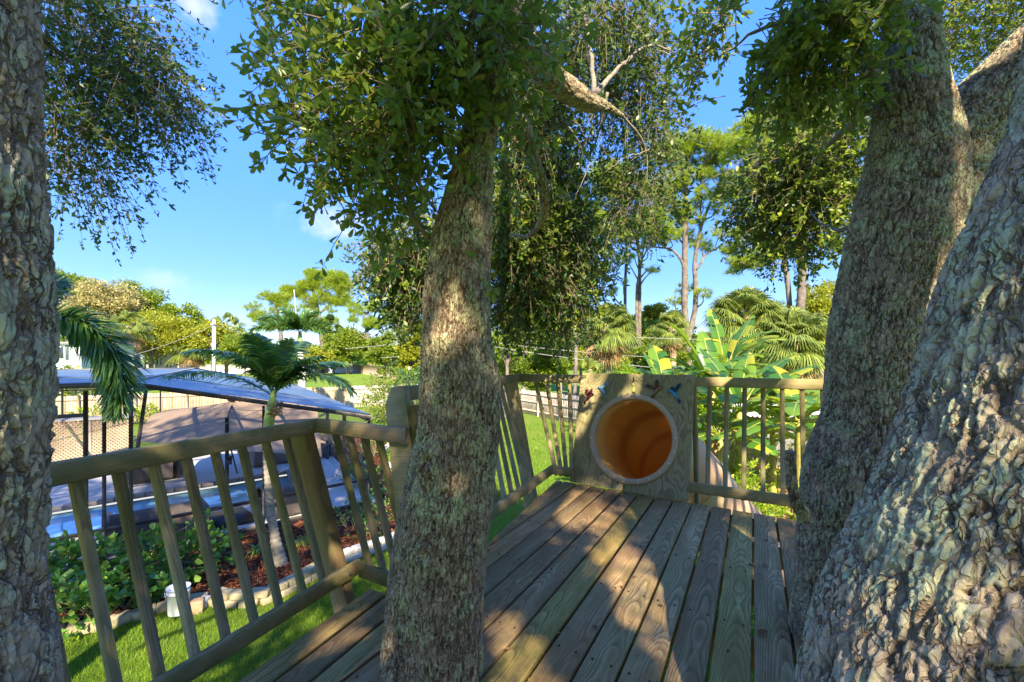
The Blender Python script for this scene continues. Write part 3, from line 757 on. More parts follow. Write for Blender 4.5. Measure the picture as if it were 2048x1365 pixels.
# the tube itself, curving down to the right behind the panel
ctr = pl(hu, hv, .012)
tp = smooth_path(np.array([ctr, ctr + pn * .40 + (0.02, 0, -.0), ctr + pn * .78 + (.10, 0, -.10), ctr + pn * 1.05 + (.35, 0, -.42), ctr + pn * 1.15 + (.75, -.05, -.95), ctr + pn * 1.2 + (1.25, -.1, -1.45), ctr + pn * 1.2 + (1.9, -.1, -1.85)]), 40)
mb = MB(); rad = np.full(40, RI)
t_, n_, b_ = frames_along(tp)
for i in range(40):
    if i in (7, 16, 25, 34): rad[i] = RI + .001
sides = 48; an = np.arange(sides) * 2 * PI / sides
V = tp[:, None] + rad[:, None, None] * (np.cos(an)[None, :, None] * n_[:, None] + np.sin(an)[None, :, None] * b_[:, None])
V2 = tp[:, None] + (rad[:, None, None] + .012) * (np.cos(an)[None, :, None] * n_[:, None] + np.sin(an)[None, :, None] * b_[:, None])
i = np.arange(39)[:, None] * sides; j = np.arange(sides)[None]; j2 = (j + 1) % sides
Q = np.stack([i + j, i + j2, i + sides + j2, i + sides + j], -1).reshape(-1, 4)
mb.add(V.reshape(-1, 3), Q[:, ::-1]); 
mb.obj('crawl_tube', M_tube, panel, smooth=True)
mb = MB(); mb.add(V2[2:].reshape(-1, 3) + 0, Q[:-2 * sides] if len(Q) > 2 * sides else Q); mb.obj('tube_shell', M_shell, panel, smooth=True)
mb = MB()
for i0 in (11,): add_tube(mb, tp[i0 - 1:i0 + 1] * .5 + tp[i0:i0 + 2] * .5, [RI - .007, RI - .007], 48, False)
mb.obj('inner_seam', M_tube, panel, smooth=True, kind='stuff', label='raised seam rings inside the tube')
mb = MB()
for i0 in (7, 16, 25, 34):
    add_tube(mb, tp[i0 - 1:i0 + 2], [RI + .02] * 3, 40, False)
mb.obj('tube_joint', M_ring, panel, smooth=True, label='raised joint bands round the tube', kind='stuff')

# ------------------------------------------------------------------ hummingbird ornaments on the panel
def metal(name, c, c2):
    return simple(name, c, .35, .6, .55, noise=c2, ns=60, bump=.002)
def bird(px, py, sc, flip, spread, m1, m2, label, rot=0):
    u, v = on_panel(px, py)
    M = Matrix(((pe1[0], pe2[0], -pn[0], 0), (pe1[1], pe2[1], -pn[1], 0), (pe1[2], pe2[2], -pn[2], 0), (0, 0, 0, 1)))
    M = M @ Matrix.Rotation(rot, 4, 'Z') @ Matrix.Diagonal((sc * flip, sc, sc, 1)); M.translation = Vector(pl(u, v, .012))
    if flip < 0: pass
    e = empty('hummingbird_ornament', pl(u, v, .012), label, 'ornament', 'hummingbird ornaments on the tunnel panel')
    def ell(name, path, rads, mat, flat=.4):
        mb = MB(); add_tube(mb, smooth_path(np.array(path, float), 12), np.interp(np.linspace(0, 1, 12), np.linspace(0, 1, len(rads)), rads), 10)
        for k in range(len(mb.V)): mb.V[k][:, 2] = mb.V[k][:, 2] * flat + .006
        return mb.obj(name, mat, e, M=M, smooth=True)
    ell('body', [(-.028, -.045, 0), (-.01, -.02, 0), (.012, .008, 0), (.034, .022, 0)], [.006, .017, .018, .010], m1)
    hd = ell('head', [(.028, .018, 0), (.042, .028, 0), (.056, .026, 0)], [.009, .014, .006], m1)
    ell('beak', [(.054, .027, 0), (.075, .018, 0), (.094, .008, 0)], [.003, .0022, .001], m1)
    def wing(name, root, tip, w, mat):
        mb = MB(); root = np.array(root); tip = np.array(tip); ax_ = tip - root; L = np.linalg.norm(ax_); ax_ = ax_ / L; nn = np.array([-ax_[1], ax_[0]])
        for f in range(6):
            o2 = (f - 2.5) / 2.5; p0 = root + nn * o2 * w * .25; p1 = root + ax_ * L * (1 - .18 * abs(o2)) + nn * o2 * w
            mid = (p0 + p1) / 2; pw = nrm(p1 - p0); pq = np.array([-pw[1], pw[0]]) * w * .30
            z = .004 + .0012 * (f % 2)
            V = [(*p0, z), (*(mid - pq), z + .004), (*p1, z), (*(mid + pq), z + .004)]
            V2 = [(a, b, c_ - .002) for a, b, c_ in V]
            mb.add(V + V2, [(0, 1, 2, 3), (7, 6, 5, 4), (0, 4, 5, 1), (1, 5, 6, 2), (2, 6, 7, 3), (3, 7, 4, 0)])
        mb.obj(name, mat, e, M=M)
    wing('wing', (-.002, .01), (-.002 + spread[0], .01 + spread[1]), .018, m2)
    wing('wing', (.010, .012), (.010 + spread[2], .012 + spread[3]), .018, m2)
    wing('tail', (-.026, -.042), (-.052, -.088), .014, m2)
    return e
mr1, mr2 = metal('maroon_enamel', (.10, .010, .018), (.05, .006, .01)), metal('maroon_enamel_wing', (.14, .02, .02), (.04, .01, .012))
mb1, mb2 = metal('blue_enamel', (.04, .20, .42), (.25, .5, .62)), metal('pale_blue_enamel', (.18, .42, .6), (.5, .6, .62))
mc1, mc2 = metal('copper_enamel', (.16, .075, .035), (.26, .16, .06)), metal('copper_enamel_wing', (.2, .10, .05), (.1, .05, .03))
mt1, mt2 = metal('teal_enamel', (.02, .16, .24), (.05, .3, .38)), metal('blue_black_enamel', (.03, .14, .24), (.015, .04, .06))
bird(1179, 794, .95, 1, (-.045, .085, .02, .09), mr1, mr2, 'dark red hummingbird ornament, leftmost on the plywood panel')
bird(1207, 781, .95, -1, (.035, .05, -.07, .09), mb1, mb2, 'pale blue hummingbird ornament just right of the dark red one')
bird(1313, 781, 1.05, 1, (-.11, .045, .0, .10), mc1, mc2, 'copper brown hummingbird ornament above the tunnel opening', .1)
bird(1351, 789, 1.05, -1, (.05, .06, -.06, .10), mt1, mt2, 'teal blue hummingbird ornament, rightmost on the plywood panel')

# ================================================================== OAK TRUNKS
def centre_from(l, r, Y):
    a = math.atan((l - 1024) / F); b = math.atan((r - 1024) / F); c = (a + b) / 2
    return math.tan(c) * Y, Y / math.cos(c) * math.sin((b - a) / 2)
def centre_left(l, Y, r):
    a = math.atan((l - 1024) / F); lo, hi = -3., 6.
    for _ in range(50):
        x = (lo + hi) / 2
        v = math.atan2(x, Y) - math.asin(min(.999, r / math.hypot(x, Y)))
        if v < a: lo = x
        else: hi = x
    return (lo + hi) / 2
def centre_right(rt, Y, r):
    a = math.atan((rt - 1024) / F); lo, hi = -6., 3.
    for _ in range(50):
        x = (lo + hi) / 2
        v = math.atan2(x, Y) + math.asin(min(.999, r / math.hypot(x, Y)))
        if v < a: lo = x
        else: hi = x
    return (lo + hi) / 2
def ZY(py, Y): return EYE - (py - 720) / F * Y
def low_(q, seed): return fbm(q * 3.0, 2, seed + 200)
def trunk(name, pts, mat, parent, fine, cell=.0065, plate=(.021, .052), depth=.011, seed=1, lump=.012, cap=False, knots=(), label=None, arc=3.5, wts=(.24, .46, .24, .15)):
    """pts (x,y,z,r); rows are fine between heights fine[0]..fine[1]"""
    sp = smooth_path(np.array(pts, float), 400)
    d = np.concatenate([[0], np.cumsum(np.linalg.norm(np.diff(sp[:, :3], axis=0), axis=1))])
    rows = [0.0]
    while rows[-1] < d[-1]:
        z = np.interp(rows[-1], d, sp[:, 2]); f = fine[0] < z < fine[1]
        rows.append(rows[-1] + (cell if f else cell * 6))
    rows = np.array(rows[:-1] + [d[-1]])
    C = np.stack([np.interp(rows, d, sp[:, k]) for k in range(4)], 1)
    t, n, b = frames_along(C[:, :3])
    fz = (C[:, 2] > fine[0]) & (C[:, 2] < fine[1]); cm = C[fz].mean(0) if fz.any() else C.mean(0); rm = C[fz, 3].max() if fz.any() else C[:, 3].mean()
    f0 = math.atan2(np.dot(-cm[:3] + (0, 0, cm[2]), b[len(b) // 2]), np.dot(-cm[:3] + (0, 0, cm[2]), n[len(n) // 2]))
    st = cell / rm; half = arc / 2
    an = np.concatenate([f0 + np.arange(-half, half, st), f0 + np.arange(half, 2 * PI - half - st * 2, st * 5)]); ns = len(an)
    nr = len(rows); A = np.tile(an, nr); H = np.repeat(rows, ns); R = np.repeat(C[:, 3], ns)
    q = np.stack([R * np.cos(A), R * np.sin(A), H], 1)
    warp = np.stack([fbm(q * 9, 2, seed + 20), fbm(q * 9 + 5, 2, seed + 24), fbm(q * 9 + 9, 2, seed + 28)], 1)
    sc = np.array([1 / plate[0], 1 / plate[0], 1 / plate[1]])
    jag = np.stack([fbm(q * 45, 2, seed + 120), fbm(q * 45 + 5, 2, seed + 124), fbm(q * 30 + 9, 2, seed + 128)], 1)
    sh = q + warp * np.array([.020, .020, .03]) + jag * plate[0] * np.array([.30, .30, .8])
    f1, f2, idc = worley(sh * sc, seed)
    g1, g2, idg = worley(sh * sc * np.array([1.9, 1.9, 3.0]) + 3, seed + 7)
    e = np.clip((f2 - f1 - .04) / .13, 0, 1); e = e * e * (3 - 2 * e)
    e2 = np.clip((g2 - g1 - .02) / .16, 0, 1)
    big = fbm(q * np.array([11, 11, 3.5]), 3, seed + 60)
    fk = .019 / plate[0]
    fl = 1 - np.abs(fbm(np.stack([sh[:, 0] * 30 * fk, sh[:, 1] * 30 * fk, sh[:, 2] * 4.2 * fk], 1), 3, seed + 70)) * 3.0
    fl = np.clip(fl - .30, 0, 1)
    f2_ = 1 - np.abs(fbm(np.stack([sh[:, 0] * 52 * fk + 9, sh[:, 1] * 52 * fk, sh[:, 2] * 9 * fk], 1), 2, seed + 75)) * 2.8
    fl = np.maximum(fl, .8 * np.clip(f2_ - .35, 0, 1))
    k1, k2, idk = worley(sh * sc / np.array([2.1, 2.1, 2.6]) + 11, seed + 13)
    E0 = np.clip((k2 - k1) / .24, 0, 1)
    rg = fbm(q * np.array([62, 62, 36]), 4, seed + 33)
    h = wts[0] * E0 + wts[1] * e * (.62 + .38 * idc) + wts[2] * e2 * (.6 + .4 * idg) + wts[3] * rg - .85 * fl
    h = np.minimum(h, np.percentile(h, 80) + .25 * (h - np.percentile(h, 80))) + .2 * np.clip(big, -.5, .6)
    p0_, p1_ = np.percentile(h, 7), np.percentile(h, 58)
    mask = np.clip((h - p0_) / (p1_ - p0_) * .8 + .18 * rg, 0, 1)
    low = fbm(q * np.array([2.2, 2.2, 1.6]), 3, seed + 90)
    disp = depth * 1.3 * (h - .5) + lump * low * 2
    for (ka, kh, kr, kd) in knots:
        da = (A - f0 - ka + PI) % (2 * PI) - PI; dd = np.hypot(da * R, H - kh) / kr
        disp = disp + kd * np.exp(-dd ** 2 * 1.3) - kd * 1.35 * np.exp(-(dd * 2.3) ** 2)
    rr = R + disp
    V = C[:, None, :3] + rr.reshape(nr, ns)[..., None] * (np.cos(an)[None, :, None] * n[:, None] + np.sin(an)[None, :, None] * b[:, None])
    i = np.arange(nr - 1)[:, None] * ns; j = np.arange(ns)[None]; j2 = (j + 1) % ns
    Q = np.stack([i + j, i + j2, i + ns + j2, i + ns + j], -1).reshape(-1, 4)
    if np.dot(np.cross(n[0], b[0]), t[0]) < 0: Q = Q[:, ::-1]
    mb = MB(); mb.add(V.reshape(-1, 3), Q, None, mask)
    o = mb.obj(name, mat, parent, smooth=True, att='plate')
    if label: o['label'] = label
    return o, C
# --- middle oak
Y2 = 1.85
rows2 = [(753, 971, 1365), (768, 972, 1200), (786, 979, 1061), (799, 987, 1000), (818, 994, 931), (833, 1001, 856), (838, 1003, 780), (841, 983, 680), (849, 982, 550), (868, 987, 450), (893, 989, 370), (915, 992, 300), (930, 1003, 220), (945, 1018, 130), (962, 1036, 40)]
pts = []
for l, r, y in rows2:
    x, rad = centre_from(l, r, Y2); pts.append((x, Y2, ZY(y, Y2), rad))
pts = [(pts[0][0] - .05, Y2 - .02, -.1, .30), (pts[0][0] - .03, Y2, 1.2, .235)] + pts
pts += [(.05, 1.9, 5.35, .07), (.12, 1.95, 6.1, .055), (.05, 2.0, 7.4, .03)]
oak_m = empty('oak_tree', (pts[0][0], Y2, 0), 'oak with leaning lichen-spotted trunk rising through the middle of the deck', 'tree')
fac = math.atan2(-1, .12)
tr2, C2 = trunk('trunk', pts, M_bark, oak_m, (2.2, 5.3), .0040, (.017, .056), .012, 3, .009, knots=((-.62, 3.32, .055, .035), (-.25, 2.98, .05, .03), (.1, 3.75, .04, .012)))
# --- right rear oak stem with a forked arm
Y3 = 2.05
rows3 = [(1565, 1835, 1365), (1583, 1850, 1200), (1589, 1845, 1051), (1601, 1848, 936), (1634, 1852, 845), (1651, 1862, 680), (1677, 1900, 548), (1703, 1935, 430), (1722, 1945, 350), (1734, 1935, 270), (1742, 1912, 190), (1750, 1893, 100), (1765, 1880, 20), (1778, 1874, -60), (1790, 1874, -150)]
pts = []
for l, r, y in rows3:
    x, rad = centre_from(l, r, Y3); pts.append((x, Y3, ZY(y, Y3), rad))
pts = [(pts[0][0] + .05, Y3, -.1, .40), (pts[0][0] + .02, Y3, 1.3, .31)] + pts + [(1.78, 2.1, 6.6, .10), (1.7, 2.1, 7.8, .06)]
oak_r = empty('oak_tree', (pts[0][0], Y3, 0), 'forked oak with green-grey bark and a cut branch stub at the right of the deck', 'tree')
trunk('trunk', pts, M_bark_r, oak_r, (2.2, 5.6), .0043, (.019, .058), .014, 17, .012)
arm = []
for l, r, y, Y, rad in ((1770, 0, 720, 2.12, .12), (1815, 0, 600, 2.13, .17), (1846, 0, 500, 2.14, .185), (1876, 0, 405, 2.15, .19), (1914, 0, 305, 2.15, .188), (1972, 0, 222, 2.12, .172), (2035, 0, 150, 2.08, .15), (2120, 0, 60, 2.0, .13), (2260, 0, -60, 1.95, .11), (2420, 0, -220, 1.9, .09)):
    arm.append(((l - 1024) / F * Y, Y, ZY(y, Y), rad))
trunk('limb', arm, M_bark_r, oak_r, (3.6, 6), .006, (.022, .05), .014, 29, .01)
# stub
st = [P(1612, 1035, 1.86), P(1592, 1000, 1.82), P(1583, 960, 1.8), P(1580, 905, 1.79)]
trunk('branch_stub', [(*p, r) for p, r in zip(st, (.034, .026, .022, .021))], M_bark, oak_r, (0, 9), .006, (.012, .06), .008, 41, .004, label='broken grey branch stub')
mb = MB(); add_tube(mb, [st[3] - (0, 0, .004), st[3] + (0, 0, .006)], [.020, .017], 12); mb.obj('stub_end', M_limb, oak_r)
# --- nearest oak stem at far right
Y4 = 1.0
rows4 = [(1571, 1365, .47), (1606, 1295, .455), (1641, 1232, .44), (1667, 1157, .43), (1694, 1081, .42), (1708, 1001, .42), (1733, 931, .41), (1770, 851, .40), (1817, 770, .38), (1857, 685, .36), (1903, 563, .34), (1925, 510, .33), (1945, 438, .32), (1962, 384, .31), (1990, 300, .30), (2010, 265, .29), (2035, 164, .28), (2050, 60, .27), (2075, -40, .26)]
pts = [(centre_left(l, Y4, r), Y4, ZY(y, Y4), r) for l, y, r in rows4]
pts = [(pts[0][0] + .02, Y4, -.1, .62), (pts[0][0] + .01, Y4, 1.4, .52)] + pts + [(1.75, .9, 5.6, .22), (1.9, .5, 7.0, .17), (1.9, -.3, 8.4, .1)]
def smooth_axis(pts, deg=3):
    a = np.array(pts); z = a[:, 2]; out = a.copy()
    for k in (0, 3): out[:, k] = np.polyval(np.polyfit(z, a[:, k], deg), z)
    return [tuple(p_) for p_ in out[::2]]
_raw4 = smooth_axis([(centre_left(l, Y4, r), Y4, ZY(y, Y4), r) for l, y, r in rows4])
pts = [(.86, Y4, -.1, .58), (.97, Y4, 1.4, .49), (1.09, Y4, 2.4, .43)] + [(a_ - .02 * min(1, max(0, (c_ - 3.4) / .4)), b_, c_, d_ * (.90 + .13 * min(1, max(0, (c_ - 3.3) / .5)))) for a_, b_, c_, d_ in _raw4] + [(1.75, .9, 5.6, .22), (1.9, .5, 7.0, .17), (1.9, -.3, 8.4, .1)]
0 and print('T4', [tuple(round(float(v), 2) for v in p_) for p_ in pts])
oak_n = empty('oak_tree', (1.3, Y4, 0), 'nearest massive oak trunk with deeply furrowed bark at the right edge', 'tree')
trunk('trunk', pts, M_bark_n, oak_n, (2.7, 4.6), .0044, (.024, .075), .021, 57, .014, arc=3.0, wts=(.40, .30, .22, .20))
# --- near oak at far left
Y1 = .85
rows1 = [(120, 1420, .20), (116, 1365, .20), (108, 1290, .20), (104, 1150, .195), (106, 1000, .195), (110, 880, .195), (118, 760, .195), (118, 650, .19), (112, 560, .19), (106, 450, .185), (99, 330, .18), (94, 200, .18), (92, 100, .175), (90, 0, .175), (88, -60, .17)]
pts = [(centre_right(l, Y1, r), Y1, ZY(y, Y1), r) for l, y, r in rows1]
pts = [(-1.08, Y1, -.1, .28), (-1.08, Y1, 1.5, .22)] + pts + [(-1.1, .7, 5.4, .15), (-1.3, .2, 6.8, .12), (-1.2, -.6, 8.2, .08)]
oak_l = empty('oak_tree', (-1.08, Y1, 0), 'near oak trunk cut off by the left edge, slightly out of focus', 'tree')
trunk('trunk', pts, M_bark_n, oak_l, (2.6, 4.5), .0048, (.020, .055), .016, 77, .012, arc=2.4, wts=(.42, .34, .2, .28))

# ================================================================== FOLIAGE OF THE OAKS
SUNV = np.array(TO_SUN)
PATCH = []
def patch_poly(pxs, z, step=.07):
    pl_ = []
    for (x, y) in pxs:
        Y = (EYE - z) * F / (y - 720); pl_.append((P(x, y, Y)[0], Y))
    pl_ = np.array(pl_); lo = pl_.min(0); hi = pl_.max(0)
    for x in np.arange(lo[0], hi[0], step):
        for y in np.arange(lo[1], hi[1], step):
            c = False; j = len(pl_) - 1
            for i in range(len(pl_)):
                if (pl_[i][1] > y) != (pl_[j][1] > y) and x < (pl_[j][0] - pl_[i][0]) * (y - pl_[i][1]) / (pl_[j][1] - pl_[i][1]) + pl_[i][0]: c = not c
                j = i
            if c: PATCH.append((x, y, z))
# sunlit gaps in the crown, given by where their light lands on the deck
patch_poly([(1187, 1115), (1249, 1082), (1310, 1167), (1351, 1226), (1410, 1323), (1440, 1400), (1370, 1400), (1308, 1290), (1264, 1232), (1205, 1150)], DZ)
patch_poly([(985, 1262), (1040, 1232), (1076, 1302), (1095, 1400), (985, 1400)], DZ)
patch_poly([(1090, 1000), (1165, 985), (1200, 1040), (1202, 1068), (1150, 1050)], DZ)
patch_poly([(110, 1290), (430, 1225), (600, 1190), (500, 1260), (330, 1365), (110, 1365)], 0, .12)
for x_ in range(600, 730, 48):
    for y_ in range(20, 330, 50): PATCH.append(tuple(P(x_ + (y_ % 40), y_, 1.65)))
for q in ((1340, 1035, 3.3), (1400, 1040, 3.2), (1455, 1048, 3.2)): PATCH.append(tuple(P(q[0], q[1], q[2])))
for q in ((1205, 790, 4.7), (1370, 830, 4.2), (1360, 850, 4.2), (1175, 840, 4.6), (1095, 760, 5.0), (1560, 765, 3.9), (1600, 800, 3.9), (620, 850, 2.9), (640, 1070, 2.6), (660, 1130, 2.6), (600, 960, 2.8)): PATCH.append(tuple(P(*q)))
for q in ((640, 1255, 2.5), (690, 1285, 2.2), (1680, 1180, 1.8), (1660, 1080, 1.8), (1690, 1020, 1.85), (1650, 1240, 1.8), (1640, 1300, 1.8), (2020, 1060, .7), (2035, 980, .7), (2040, 1240, .65),
          (915, 640, 1.7), (1960, 130, 1.9), (1930, 110, 1.9), (1850, 130, 1.8), (1830, 250, 1.85), (60, 900, .7), (50, 1100, .7), (70, 760, .7), (1850, 700, 1.9), (1820, 600, 1.9), (1780, 650, 1.9)): PATCH.append(tuple(P(*q)))
PA = np.array(PATCH)
def not_in_gap(p, r=.085):
    ok = np.ones(len(p), bool)
    for t in PA:
        d = p - t; s = d @ SUNV; perp2 = (d * d).sum(1) - s * s
        ok &= ~((s > .25) & (perp2 < r * r))
    return ok
def not_in_gap_wide(p): return not_in_gap(p, .16)

def foliage(parent, name, blobs, mat, size, nl, L, tpl=LEAF6, droop=.25, tw=.003, shell=.25, keep=keep_all, out=.8, bias=(0, 0, -.1), label=None, twigs=True, dens=1.0):
    """blobs: (px, py, Y, rx_px, ry_px, ry_depth_m, number of shoots)"""
    lf = MB(); tg = MB() if twigs else None
    for (px, py, Y, rx, ry, rd, n) in blobs:
        n = int(n * (1.08 if tpl is LEAFR else dens))
        c = P(px, py, Y); r = np.array([rx * Y / F, rd, ry * Y / F])
        p, d = in_blob(n, c, r * .95, shell)
        dd = d * out + rng.normal(0, .55, (n, 3)) + np.array(bias)
        sprays(lf, tg, p, dd, rng.uniform(.6, 1.2, n) * L, nl, size, tpl, droop, keep, tw)
    k = dict(kind='stuff')
    o = lf.obj(name, mat, parent, **k)
    if label: o['label'] = label
    if twigs and tg.n: tg.obj('twigs', M_twig, parent, kind='stuff')
    return o
def limbs(parent, paths, mat=None, name='limb', sides=8):
    for pth in paths:
        mb = MB(); q = smooth_path(np.array([list(P(*p[:3])) + [p[3]] for p in pth]), 24)
        wob = np.cumsum(rng.normal(0, .004, (24, 3)), 0); q[:, :3] += wob
        add_tube(mb, q[:, :3], q[:, 3], sides); mb.obj(name, mat or M_limb, parent, smooth=True)

# --- middle oak: dense broad-leaved shoots round the upper trunk
blobs = [(720, 50, 1.75, 150, 100, .35, 130), (620, 60, 1.9, 70, 80, .25, 42), (660, 190, 1.75, 95, 90, .3, 70), (600, 262, 1.8, 36, 34, .12, 10), (700, 280, 1.85, 85, 85, .3, 60), (740, 360, 1.9, 68, 66, .25, 40), (695, 412, 1.9, 26, 18, .1, 5),
         (790, 200, 1.7, 130, 160, .25, 130), (850, 60, 1.65, 140, 110, .3, 130), (960, 60, 1.6, 110, 75, .25, 95), (850, 190, 1.7, 75, 85, .12, 50), (800, 400, 2.05, 50, 60, .15, 26), (790, 320, 1.95, 55, 80, .2, 36), (850, 470, 2.15, 25, 30, .05, 5),
         (985, 150, 1.75, 45, 60, .12, 26), (1040, 5, 1.85, 90, 45, .3, 40), (1060, 290, 2.3, 45, 60, .15, 16), (585, 110, 2.0, 30, 60, .2, 12), (930, 170, 1.66, 46, 32, .06, 12), (915, 490, 1.62, 14, 20, .02, 2), (540, 15, 2.1, 45, 16, .2, 7)]
foliage(oak_m, 'crown', blobs, M_leaf_near, .050, 12, .20, LEAFR, .25, .0022, .1, not_in_gap_wide, .6)
# straight epicormic shoots seen among the leaves
limbs(oak_m, [[(960, 330, 1.9, .012), (880, 260, 1.75, .010), (790, 130, 1.6, .008), (715, -20, 1.5, .005)], [(850, 290, 1.75, .009), (800, 190, 1.65, .007), (735, 40, 1.6, .005)], [(905, 330, 1.8, .010), (902, 220, 1.7, .008), (890, 60, 1.6, .006)],
              [(860, 480, 1.85, .010), (790, 380, 1.75, .006), (760, 300, 1.7, .004)], [(945, 240, 1.7, .012), (948, 130, 1.65, .010), (940, 20, 1.6, .008)], [(870, 420, 1.85, .007), (815, 330, 1.7, .005), (800, 210, 1.6, .004)], [(760, 160, 1.7, .007), (680, 80, 1.75, .005), (600, 20, 1.8, .004)]], M_twig, 'branch', 6)
# second limb system: the thick crooked limb at the right of the middle oak, and its small-leaved crown
trunk('limb', [(*P(1000, 20, 2.3), .085), (*P(1040, 75, 2.35), .080), (*P(1085, 135, 2.5), .078), (*P(1140, 182, 2.7), .074), (*P(1180, 205, 2.8), .060), (*P(1215, 215, 2.9), .030), (*P(1245, 232, 3.0), .012)], M_bark, oak_m, (0, 9), .007, (.018, .04), .008, 91, .006)
trunk('limb', [(*P(985, 170, 2.2), .045), (*P(1010, 205, 2.25), .05), (*P(1045, 250, 2.3), .045), (*P(1068, 320, 2.4), .036), (*P(1088, 380, 2.45), .034), (*P(1088, 420, 2.5), .030), (*P(1060, 470, 2.7), .018), (*P(1020, 470, 2.9), .01)], M_bark, oak_m, (0, 9), .007, (.016, .04), .007, 93, .005)
limbs(oak_m, [[(1180, 200, 2.8, .022), (1240, 130, 3.0, .013), (1310, 95, 3.1, .008), (1350, 110, 3.1, .003)], [(1190, 195, 2.8, .02), (1180, 120, 2.9, .014), (1160, 0, 3, .01)], [(1310, 98, 3.1, .005), (1380, 130, 3.1, .003), (1400, 175, 3.1, .001)],
              [(1180, 205, 2.8, .018), (1240, 230, 3.1, .010), (1290, 300, 3.3, .006), (1300, 380, 3.4, .003)], [(1090, 260, 2.8, .004), (1140, 250, 2.8, .003), (1190, 300, 2.8, .0015)], [(1120, 230, 2.8, .004), (1160, 300, 2.8, .003), (1170, 360, 2.8, .0015)],
              [(1250, 130, 3, .005), (1270, 60, 3, .004), (1300, 10, 3, .002)], [(1215, 185, 2.9, .01), (1180, 320, 3.1, .004), (1150, 390, 3.1, .002)], [(1300, 300, 3.3, .004), (1240, 320, 3.2, .003), (1200, 350, 3.1, .001)]], M_limb, 'branch', 6)
far = [(1250, 60, 3.6, 85, 90, .6, 260), (1180, 90, 3.3, 70, 100, .5, 160), (1290, 150, 3.7, 55, 80, .5, 170), (1240, 210, 3.6, 60, 60, .4, 110), (1290, 270, 3.8, 45, 60, .4, 110), (1290, 350, 3.8, 52, 50, .3, 110), (1250, 400, 3.8, 35, 60, .3, 80), (1300, 410, 3.8, 25, 35, .3, 35), (1200, 30, 3.3, 110, 50, .6, 200),
       (1120, 30, 3.2, 70, 50, .4, 70), (1320, 240, 3.8, 25, 50, .2, 40), (1190, 260, 3.5, 40, 40, .3, 30)]
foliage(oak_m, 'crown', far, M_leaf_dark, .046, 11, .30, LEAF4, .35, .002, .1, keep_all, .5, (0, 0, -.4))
deep = [(1060, 330, 4.3, 75, 150, .8, 420), (1050, 500, 4.5, 75, 120, .8, 420), (1120, 420, 4.5, 60, 110, .6, 240), (1120, 560, 4.6, 60, 60, .6, 170), (1020, 600, 4.8, 45, 50, .5, 100), (1165, 480, 4.7, 40, 60, .4, 80), (1060, 180, 4.2, 80, 90, .8, 220), (1180, 560, 4.8, 30, 30, .3, 30), (1030, 420, 4.2, 50, 90, .5, 200),
        (800, 520, 4.6, 60, 42, .5, 170), (840, 560, 4.6, 45, 60, .5, 150), (765, 520, 4.6, 30, 16, .3, 24), (850, 470, 4.4, 40, 50, .4, 90), (820, 600, 4.8, 30, 22, .3, 30), (1120, 640, 4.8, 35, 25, .3, 30)]
back_oak = empty('oak_tree', (P(1120, 0, 4.6)[0], 5.6, 0), 'small-leaved oak hanging dark foliage behind the middle trunk', 'tree')
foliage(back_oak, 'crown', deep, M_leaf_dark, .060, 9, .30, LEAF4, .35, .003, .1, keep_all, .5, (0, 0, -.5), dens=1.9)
foliage(back_oak, 'crown', [(a, b, c - .1, d, e_, f, int(g * .45)) for a, b, c, d, e_, f, g in deep], M_bg_green, .060, 9, .30, LEAF4, .35, .003, .3, keep_all, .5, (0, 0, -.4), label='yellow-green leaves coloured as sunlit among the dark ones')  # brighter leaf colour stands in for sunlit bits in the dark foliage
limbs(back_oak, [[(1095, 640, 5.6, .0), (1095, 600, 5.5, .012), (1080, 470, 5.2, .03), (1070, 300, 5.0, .05), (1060, 80, 4.6, .06), (1050, -200, 4.5, .08)], [(1080, 420, 4.6, .02), (1000, 500, 4.6, .016), (880, 540, 4.6, .01), (780, 520, 4.6, .004)],
                 [(1075, 420, 4.6, .02), (1130, 520, 4.6, .01), (1150, 620, 4.6, .004)], [(1070, 300, 4.6, .02), (1130, 400, 4.6, .008), (1180, 470, 4.6, .003)]], M_limb, 'branch', 7)
# stem of that oak stands behind the middle trunk
limbs(back_oak, [[(938, 1130, 7.4, .17), (936, 900, 7.4, .14), (935, 700, 7.3, .12), (950, 400, 6.4, .10), (1050, -200, 4.5, .08)]], M_limb, 'trunk', 12)

# --- right oak: dark broad leaves hanging at the top right
bl = [(1560, 30, 1.95, 120, 62, .3, 150), (1650, 50, 1.9, 90, 80, .3, 150), (1500, 60, 2.0, 80, 65, .3, 80), (1600, 130, 2.0, 95, 50, .25, 80), (1680, 110, 1.95, 40, 60, .2, 30), (1440, 90, 2.1, 42, 60, .2, 36), (1500, 155, 2.2, 55, 40, .2, 36), (1720, 0, 1.75, 60, 34, .15, 28), (1460, 10, 2.0, 70, 45, .3, 60), (1650, 175, 2.1, 50, 34, .2, 26), (1830, -40, 1.6, 60, 24, .12, 12)]
foliage(oak_r, 'crown', bl, M_leaf_near, .048, 12, .18, LEAFR, .3, .0022, .1, not_in_gap_wide, .6)
limbs(oak_r, [[(1752, 175, 2.0, .035), (1720, 90, 1.95, .025), (1640, 40, 1.9, .015), (1540, 60, 1.95, .008), (1450, 110, 2.1, .003)], [(1735, 210, 2.2, .03), (1690, 260, 2.6, .022), (1640, 310, 3.0, .012), (1600, 370, 3.3, .006)], [(1700, 455, 2.2, .012), (1650, 450, 2.5, .006), (1600, 420, 2.9, .003)], [(1740, 190, 2.0, .012), (1705, 190, 2.1, .009), (1680, 200, 2.3, .004)]], M_limb, 'branch', 7)
